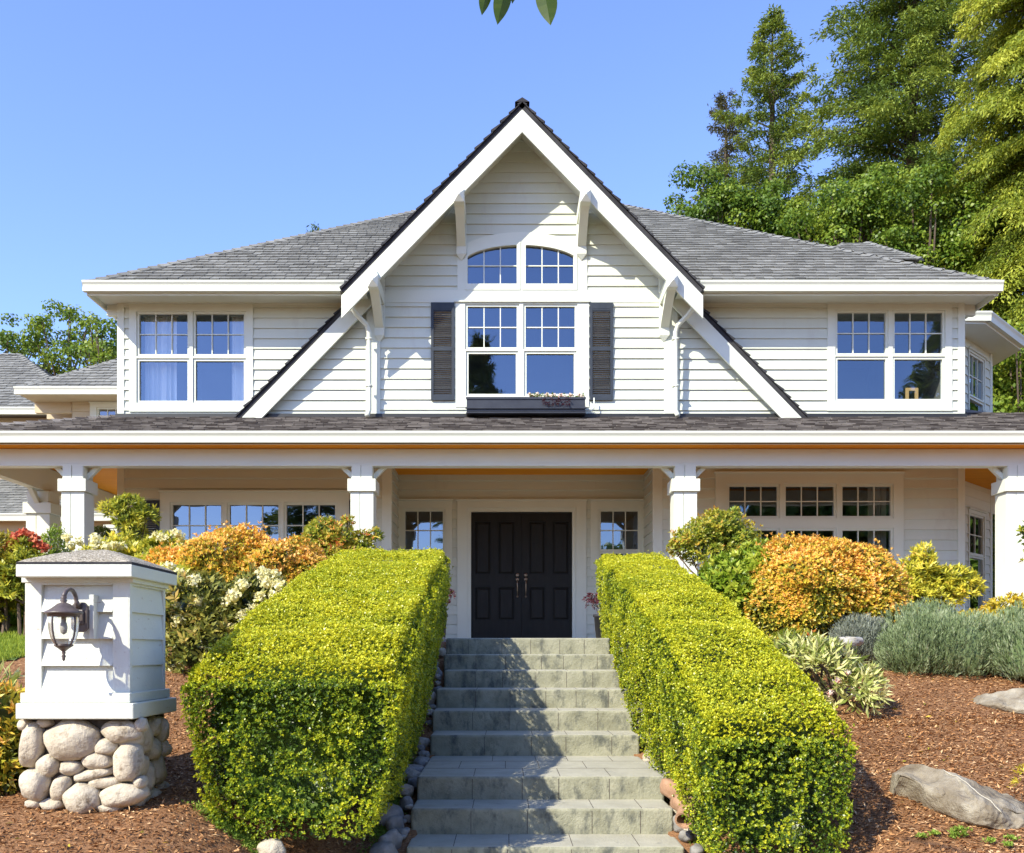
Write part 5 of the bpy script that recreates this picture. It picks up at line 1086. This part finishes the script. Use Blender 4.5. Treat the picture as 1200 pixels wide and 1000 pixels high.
shrub('golden_shrub', 'low golden yellow shrub in front of the right porch post', 'shrub', [(5.35, 10.0, .33, .35, .3, .24), (5.85, 10.0, .36, .4, .3, .26), (5.0, 10.1, .26, .25, .25, .18), (5.7, 9.6, .2, .4, .3, .26)], (5.5, 10, .0), 2600, 5, .05, .022, 'gold', .75, off=25)
cloudplant('gold_sprig', 'tiny yellow green seedling clump at the right edge by the boulder', (3.1, 5.65, -.95), [(X(1199, 5.6), 5.6, Z(912, 5.6), .035, .05, .06)], 14, 6, .05, .012, 'gold', .6, r=.004)
cloudplant('rose_twig', 'leafy twig poking in at the right edge before the porch post', (X(1225, 11), 11, .1), [(X(1203, 11), 11, Z(628, 11), .09, .1, .16), (X(1218, 11), 11, Z(650, 11), .16, .1, .2)], 70, 6, .06, .03, 'nandina', .5, r=.012)
# dark red maples in pots by the door
for lab, px, py, pot in (('dark red leaved potted plant left of the front doors', 519, 702, 512), ('dark red leaved potted plant right of the front doors', 697, 706, 708)):
    x, z = X(px, 14), Z(py, 14); xp = X(pot, 14)
    r_ = cloudplant('potted_maple', lab, (xp, 14, .5), [(x, 14, z, .12, .12, .12), (X(px + (8 if px < 600 else -6), 14), 14, z + .05, .08, .1, .08), (xp, 14, z + .1, .15, .15, .15)], 150, 4, .05, .018, 'maroon', .5, r=.008)
    mb = MB(); mb.lathe((xp, 14, FL), [(.01, .01), (.12, .01), (.15, .36), (.165, .36), (.165, .4), (.14, .4), (.13, .34), (.01, .34)], 20); mb.build('pot', M['pot'], r_, True)
# flowers in the window box
fr_ = thing('window_box_flowers', 'white and pink flowers trailing over the right half of the dark window box', 'flowers', ((b0 + b1) / 2, 16.12, bz1 - .04))
n = 160; x = RNG.uniform(X(620, 16.1), X(684, 16.1), n); P = np.stack([x, RNG.uniform(16.0, 16.2, n), bz1 + RNG.uniform(-.02, .07, n)], 1); trusses(fr_, P[:46], np.tile([0, -.5, 1.], (46, 1)), .025, 'pinkpetal', 14, .03, 'blossom')
leafobj('foliage', *rosettes(P, np.tile([0, -.3, 1.], (n, 1)), 5, .045, .018, np.full(n, .4), 1, .3), M['maple'], fr_)
x = RNG.uniform(X(636, 16), X(668, 16), 60); P = np.stack([x, RNG.uniform(15.93, 15.97, 60), bz1 - RNG.uniform(0, .13, 60)], 1); leafobj('trailing_leaves', *rosettes(P, np.tile([0, -.5, -1.], (60, 1)), 4, .04, .014, np.full(60, .2), 1, .3), M['maroon'], fr_)
# moss patches and weeds
mo = []
for px, py, r, n in ((82, 985, .10, 500), (262, 992, .13, 900), (300, 1000, .12, 700), (425, 992, .14, 1200)):
    x, y = X(px, 5.3), 5.33; a = RNG.normal(0, r * .5, n) + x; b = RNG.normal(0, r * .35, n) + y; mo.append((a, b))
for _ in range(46): t = random.uniform(5.7, 10.2); m_ = random.choice((-1, -1, 1)); mo.append((RNG.normal(-.82 if m_ < 0 else 1.3, .05, 130), RNG.normal(t, .09, 130)))
a = np.concatenate([m[0] for m in mo]); b = np.concatenate([m[1] for m in mo]); n = len(a)
P = np.stack([a, b, gz(a, b, .01)], 1); tag(leafobj('ground_cover', *rosettes(P, unit(rnd_unit(n) * .5 + np.array([0, 0, 1])), 4, .022, .007, np.full(n, .55), .9, .3), M['moss']), 'mossy bright green ground cover along the steps and at the bottom edge', None, None, 'stuff')
wx = np.array([X(p, 5.3) for p in (1078, 1095, 1115, 1122, 1128, 1150, 1165, 1178)]); wy = np.array([5.28, 5.3, 5.27, 5.3, 5.28, 5.2, 5.15, 5.25]); wn = 40
P = np.concatenate([np.stack([RNG.normal(a, .012, wn), RNG.normal(b, .012, wn), np.full(wn, ground(a, b) + .01) + RNG.uniform(0, .05 if k in (2, 3, 4) else .015, wn)], 1) for k, (a, b) in enumerate(zip(wx, wy))])
tag(leafobj('weeds', *rosettes(P, unit(rnd_unit(len(P)) * .6 + np.array([0, 0, 1])), 3, .02, .01, np.full(len(P), .7), 1, .3), M['moss']), 'small bright green weeds at the foot of the boulder', None, None, 'stuff')
n = 260; a = np.concatenate([RNG.uniform(-3.2, -1.2, n // 3), RNG.uniform(1.9, 5, n - n // 3)]); b = RNG.uniform(4.7, 9.5, n); P = np.stack([a, b, gz(a, b, .014)], 1)
tag(leafobj('fallen_leaves', P, RNG.normal(size=(n, 3)) * np.array([1, 1, .2]), RNG.normal(size=(n, 3)) * .4 + np.array([0, 0, 1]), RNG.uniform(.02, .05, n), RNG.uniform(.01, .02, n), RNG.uniform(0, 1, n), M['gold']), 'scattered yellowish fallen leaves on the bark mulch', None, None, 'stuff')
# ================================================================== TREES
def conifer(name, label, base, H, R, mat, nb, seed, droop=.35, bare=.1, leafL=.26, leafW=.075, hang=.3, cat='tree', group=None, sh=.8, lean=0, spr=26, t0=.5, jag=.45, up=.15, qn=9, sdw=.30):
    rng = np.random.default_rng(seed); root = thing(name, label, cat, base, group); b = np.array(base)
    mb = MB(); mb.tube([(base[0] + lean * t, base[1], base[2] + H * t) for t in (0, .3, .6, .85, .99)], [H * .016, H * .013, H * .008, H * .004, .02], 8); mb.build('trunk', M['bark'], root, True)
    Ps, Ds, Ns, Ts = [], [], [], []; br = MB()
    for i in range(nb):
        f = bare + (1 - bare) * (i + rng.uniform(0, 1)) / nb; f = min(f, .995)
        L = R * (1 - f) ** sh * rng.uniform(1 - jag, 1.05) + .18; az = rng.uniform(0, 2 * math.pi)
        o = b + np.array([lean * f, 0, H * f]); d = np.array([math.cos(az), math.sin(az), 0]); side = np.array([-d[1], d[0], 0])
        upk = up + .5 * f; m = max(5, int(spr * L / R * 1.5) + 4); t = rng.uniform(.12, 1, m) ** .8
        arc = lambda t: o + np.outer(t, d) * L + np.outer(upk * t - droop * 1.6 * t ** 2, [0, 0, 1]) * L
        if i % 2 == 0: pts = arc(np.array([0, .35, .7, 1])); br.tube([tuple(p) for p in pts], [.02 + .012 * L, .015 + .006 * L, .012, .006], 4, cap=False)
        C = arc(t); q = qn
        sd = rng.choice([-1, 1], (m, q)) * rng.uniform(.0, 1, (m, q)) * (sdw * L * (1 - .75 * t))[:, None] + rng.normal(0, .05, (m, q))
        Pq = C[:, None, :] + sd[..., None] * side + (np.abs(sd) * -.25)[..., None] * np.array([0, 0, 1]) + np.abs(sd)[..., None] * d * .4 + rng.normal(0, .07, (m, q, 3))
        Dq = d * .6 + np.sign(sd)[..., None] * side * .5 + np.array([0, 0, -hang]) + rng.normal(0, .45, (m, q, 3))
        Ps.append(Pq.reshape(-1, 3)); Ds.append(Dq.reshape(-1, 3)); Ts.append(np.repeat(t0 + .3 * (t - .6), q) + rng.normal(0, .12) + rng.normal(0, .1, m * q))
    P, D, T = np.concatenate(Ps), np.concatenate(Ds), np.concatenate(Ts); n = len(P)
    Nn = unit(rnd_unit(n) * .8 + np.array([0, 0, 1])); s = rng.uniform(.5, 1.25, n)
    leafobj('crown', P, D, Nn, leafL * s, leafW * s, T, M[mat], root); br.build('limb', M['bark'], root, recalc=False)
    return root
def leaftree(name, label, base, blobs, nsub, nleaf, L, W, mat, seed, trunkr=.25, sub=(.5, 1.1), group=None, t0=.5, flatN=.4):
    rng = np.random.default_rng(seed); root = thing(name, label, 'tree', base, group); S = []
    A = np.array([b[3] * b[4] * b[5] for b in blobs]) ** .67
    for b, c in zip(blobs, (nsub * A / A.sum()).astype(int)):
        d = unit(rng.normal(size=(c, 3))); r = rng.uniform(.45, 1.05, c) ** .6; p = np.array(b[:3]) + d * np.array(b[3:6]) * r[:, None]; S += [(q, rng.uniform(*sub)) for q in p]
    Ps, Ns, Ts = [], [], []
    for q, r in S:
        n = int(nleaf * (r / .8) ** 2); d = unit(rng.normal(size=(n, 3)) + np.array([0, 0, .35])); rr = rng.uniform(.35, 1.1, n) ** .7
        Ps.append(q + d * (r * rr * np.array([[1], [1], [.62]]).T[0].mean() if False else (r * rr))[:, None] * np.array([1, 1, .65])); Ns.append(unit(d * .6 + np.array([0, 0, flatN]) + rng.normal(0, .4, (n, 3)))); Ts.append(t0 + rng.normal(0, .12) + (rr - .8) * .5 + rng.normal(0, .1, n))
    P, N, T = (np.concatenate(x) for x in (Ps, Ns, Ts)); n = len(P); s = rng.uniform(.6, 1.2, n)
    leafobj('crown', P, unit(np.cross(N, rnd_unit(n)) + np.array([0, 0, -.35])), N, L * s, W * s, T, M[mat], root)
    mb = MB(); b = Vector(base); top = Vector(np.mean([q for q, _ in S], 0)); fk = b.lerp(top, .55)
    mb.tube([b, b.lerp(fk, .5), fk, top], [trunkr, trunkr * .85, trunkr * .6, trunkr * .2], 8)
    mb.build('trunk', M['bark'], root, True); mb = MB()
    for q, r in S[::2]: q = Vector(q); f2 = fk.lerp(top, random.uniform(0, .8)); mb.tube([f2, f2.lerp(q, .5) + Vector((0, 0, -.2)), q], [trunkr * .25, trunkr * .15, .02], 5, cap=False)
    mb.build('limb', M['bark'], root, recalc=False); return root
g3 = 'tall conifers behind the house'
conifer('fir_tree', 'smallest and sparsest brownish fir, leftmost of the conifers behind the roof', (X(851, 42), 42, -.3), 25.0, 6.0, 'conifer_brown', 210, 31, .2, .2, .17, .05, .2, group=g3, spr=24, up=.3, qn=14)
conifer('fir_tree', 'pointed fir tree in the middle between the small brown fir and the tallest one', (X(905, 38), 38, -.3), 25.9, 8.6, 'conifer', 300, 32, .2, .2, .17, .055, .2, group=g3, jag=.62, spr=40, qn=18, sdw=.2, sh=.88, up=.35, t0=.62)
conifer('fir_tree', 'tallest broad fir whose top leaves the frame', (X(1068, 34), 34, -.3), 28.5, 8.0, 'conifer', 640, 33, .3, .2, .17, .055, .3, group=g3, jag=.6, spr=46, sdw=.22, qn=15, sh=.62, t0=.6)
conifer('cedar_tree', 'yellow green drooping cedar along the right edge', (X(1222, 27), 27, -.3), 25, 4.7, 'cedarleaf', 800, 34, .5, .05, .14, .045, .8, jag=.65, spr=52, qn=17, sh=.5, t0=.6, up=.1)
g4 = 'broadleaf trees behind the right roof'
mk = lambda px, py, d: (X(px, d), d, Z(py, d))
leaftree('maple_tree', 'dark green maple crown nearest the roof peak behind the house', (X(850, 30), 30, -.3), [(*mk(825, 232, 30), .9, 1.2, .7), (*mk(885, 258, 30), 1.4, 1.5, 1.0), (*mk(850, 300, 30), 2.4, 1.6, 1.8)], 80, 700, .115, .085, 'maple', 41, sub=(.25, .65), group=g4, t0=.42)
leaftree('maple_tree', 'lighter green maple crown in the middle behind the right roof slope', (X(975, 29), 29, -.3), [(*mk(950, 268, 29), 1.5, 1.5, 1.0), (*mk(1020, 255, 29), 1.9, 1.5, 1.2), (*mk(990, 300, 29), 3, 1.8, 1.6)], 100, 700, .115, .085, 'maple', 42, sub=(.25, .65), group=g4, t0=.6)
leaftree('maple_tree', 'dark green maple crown between the lighter maple and the cedar', (X(1075, 28), 28, -.3), [(*mk(1075, 265, 28), 1.6, 1.5, 1.3), (*mk(1105, 290, 28), 1.6, 1.5, 1.6), (*mk(1060, 310, 28), 1.6, 1.5, 1.5)], 80, 700, .115, .085, 'maple', 43, sub=(.25, .65), group=g4, t0=.5)
leaftree('understory_tree', 'bright green leafy tree low on the right beyond the angled bay', (X(1185, 24), 24, -.2), [(*mk(1185, 440, 24), 1.3, 1.2, 1.5), (*mk(1210, 520, 24), 1.7, 1.3, 2.2), (*mk(1165, 610, 24), 1.5, 1.3, 2.0), (*mk(1230, 660, 24), 1.5, 1.2, 1.6)], 115, 420, .13, .10, 'maple', 44, trunkr=.16, sub=(.35, .7), t0=.7)
g5 = 'broadleaf trees beyond the left wing'
for k, (lab, bl, tt) in enumerate([('leftmost rounded green tree above the left wing roof', [(*mk(18, 395, 40), 1.7, 1.4, 1.2), (*mk(10, 425, 40), 2.6, 1.6, 1.4)], .55), ('middle green tree above the left wing roof with a gap at its left', [(*mk(75, 385, 40), 1.3, 1.3, .95), (*mk(80, 420, 40), 2, 1.5, 1.2)], .6), ('right green tree above the left wing roof touching the main house', [(*mk(118, 400, 38), 1.2, 1.2, .7), (*mk(128, 425, 38), 1.6, 1.4, 1.1)], .62), ]):
    leaftree('broadleaf_tree', lab, (bl[0][0], bl[0][1], -.3), bl, 46, 330, .15, .11, 'maple', 51 + k, sub=(.25, .6), group=g5, t0=tt)
conifer('fir_tree', 'tiny fir tip just showing over the left roof slope', (X(369, 55), 55, -.3), Z(264, 55) + .3, 3, 'conifer', 110, 61, spr=14)
# trees on the far side of the street: seen mirrored in the panes
conifer('street_fir', 'dark fir mirrored in the left pane of the large gable window', (-1.5, -24, -1.7), 20.6, 4.6, 'conifer', 200, 71, leafL=.5, leafW=.13, group='trees mirrored in the windows', spr=22)
conifer('street_fir', 'broad fir mirrored in the right sash of the upper right window', (29, -30, -1.7), 25, 7.5, 'conifer', 260, 72, leafL=.55, leafW=.15, group='trees mirrored in the windows', spr=22)
leaftree('street_tree', 'leafy tree mirrored low in the porch window right of the doors', (19, -26, -1.7), [(16, -26, 6.5, 6, 3, 6), (25, -25, 6.5, 6, 3, 6)], 90, 60, .55, .45, 'maple', 73, sub=(1.2, 2.2), group='trees mirrored in the windows')
leaftree('street_tree', 'leafy tree mirrored in the small windows beside the doors', (4, -28, -1.7), [(2, -28, 3.4, 5, 3, 3.2), (10, -28, 3.4, 5, 3, 3)], 46, 60, .55, .45, 'maple', 74, sub=(1.2, 2.2), group='trees mirrored in the windows')
conifer('street_fir', 'small fir mirrored in the porch window left of the doors', (-11.5, -26, -1.7), 19, 6.5, 'conifer', 220, 75, leafL=.5, leafW=.13, group='trees mirrored in the windows', spr=18)
leaftree('street_tree', 'leafy tree mirrored in the angled bay windows', (17.5, 22, -.2), [(17.5, 22, 5, 3, 3, 5.4), (22, 26, 7, 4, 4, 7)], 120, 120, .3, .24, 'maple', 76, sub=(.7, 1.2), group='trees mirrored in the windows')
# twig with leaves hanging in front of the camera position, above
tw = thing('hanging_twig', 'few dark green pointed leaves hanging in at the top edge of the sky', 'twig', (.0, 2.3, 1.75))
mb = MB(); mb.tube([(-.5, 2.5, 2.0), (-.15, 2.35, 1.86), (.02, 2.3, 1.70), (.1, 2.3, 1.66), (.3, 2.3, 1.72)], [.012, .009, .006, .004, .003], 6); mb.build('branch', M['twig'], tw, True)
def hang(tip, L, Wd, lean, tw_):
    tip = Vector(tip); base = tip + Vector((lean, 0, L)); n = 12; mb = MB(); ax = (tip - base); s = Vector((math.cos(tw_), math.sin(tw_), 0)); nn = s.cross(ax.normalized())
    for sg in (-1, 1):
        pr = None
        for k in range(n + 1):
            t = k / n; wv = Wd / 2 * (math.sin(math.pi * min(1, t * 1.12) ** .9) ** .8 if t < .89 else .0) * (1 - .15 * t); c = base + ax * t + nn * (.004 * math.sin(t * 3)); e = c + s * sg * wv + nn * wv * .25
            if pr: mb.face([pr[0], c, e, pr[1]])
            pr = (c, e)
    mb.tube([base + Vector((lean * .5, 0, .05)), base], .0012, 5); o = mb.build('leaf', M['hangleaf'], tw, True, recalc=False)
hang((X(564, 2.3), 2.3, Z(22, 2.3)), .10, .034, .022, .4); hang((X(582, 2.3), 2.3, Z(34, 2.3)), .125, .046, .028, .3); hang((X(646, 2.3), 2.3, Z(35, 2.3)), .13, .056, -.024, -.3); hang((X(600, 2.32), 2.32, Z(2, 2.3)), .1, .04, .02, .8)
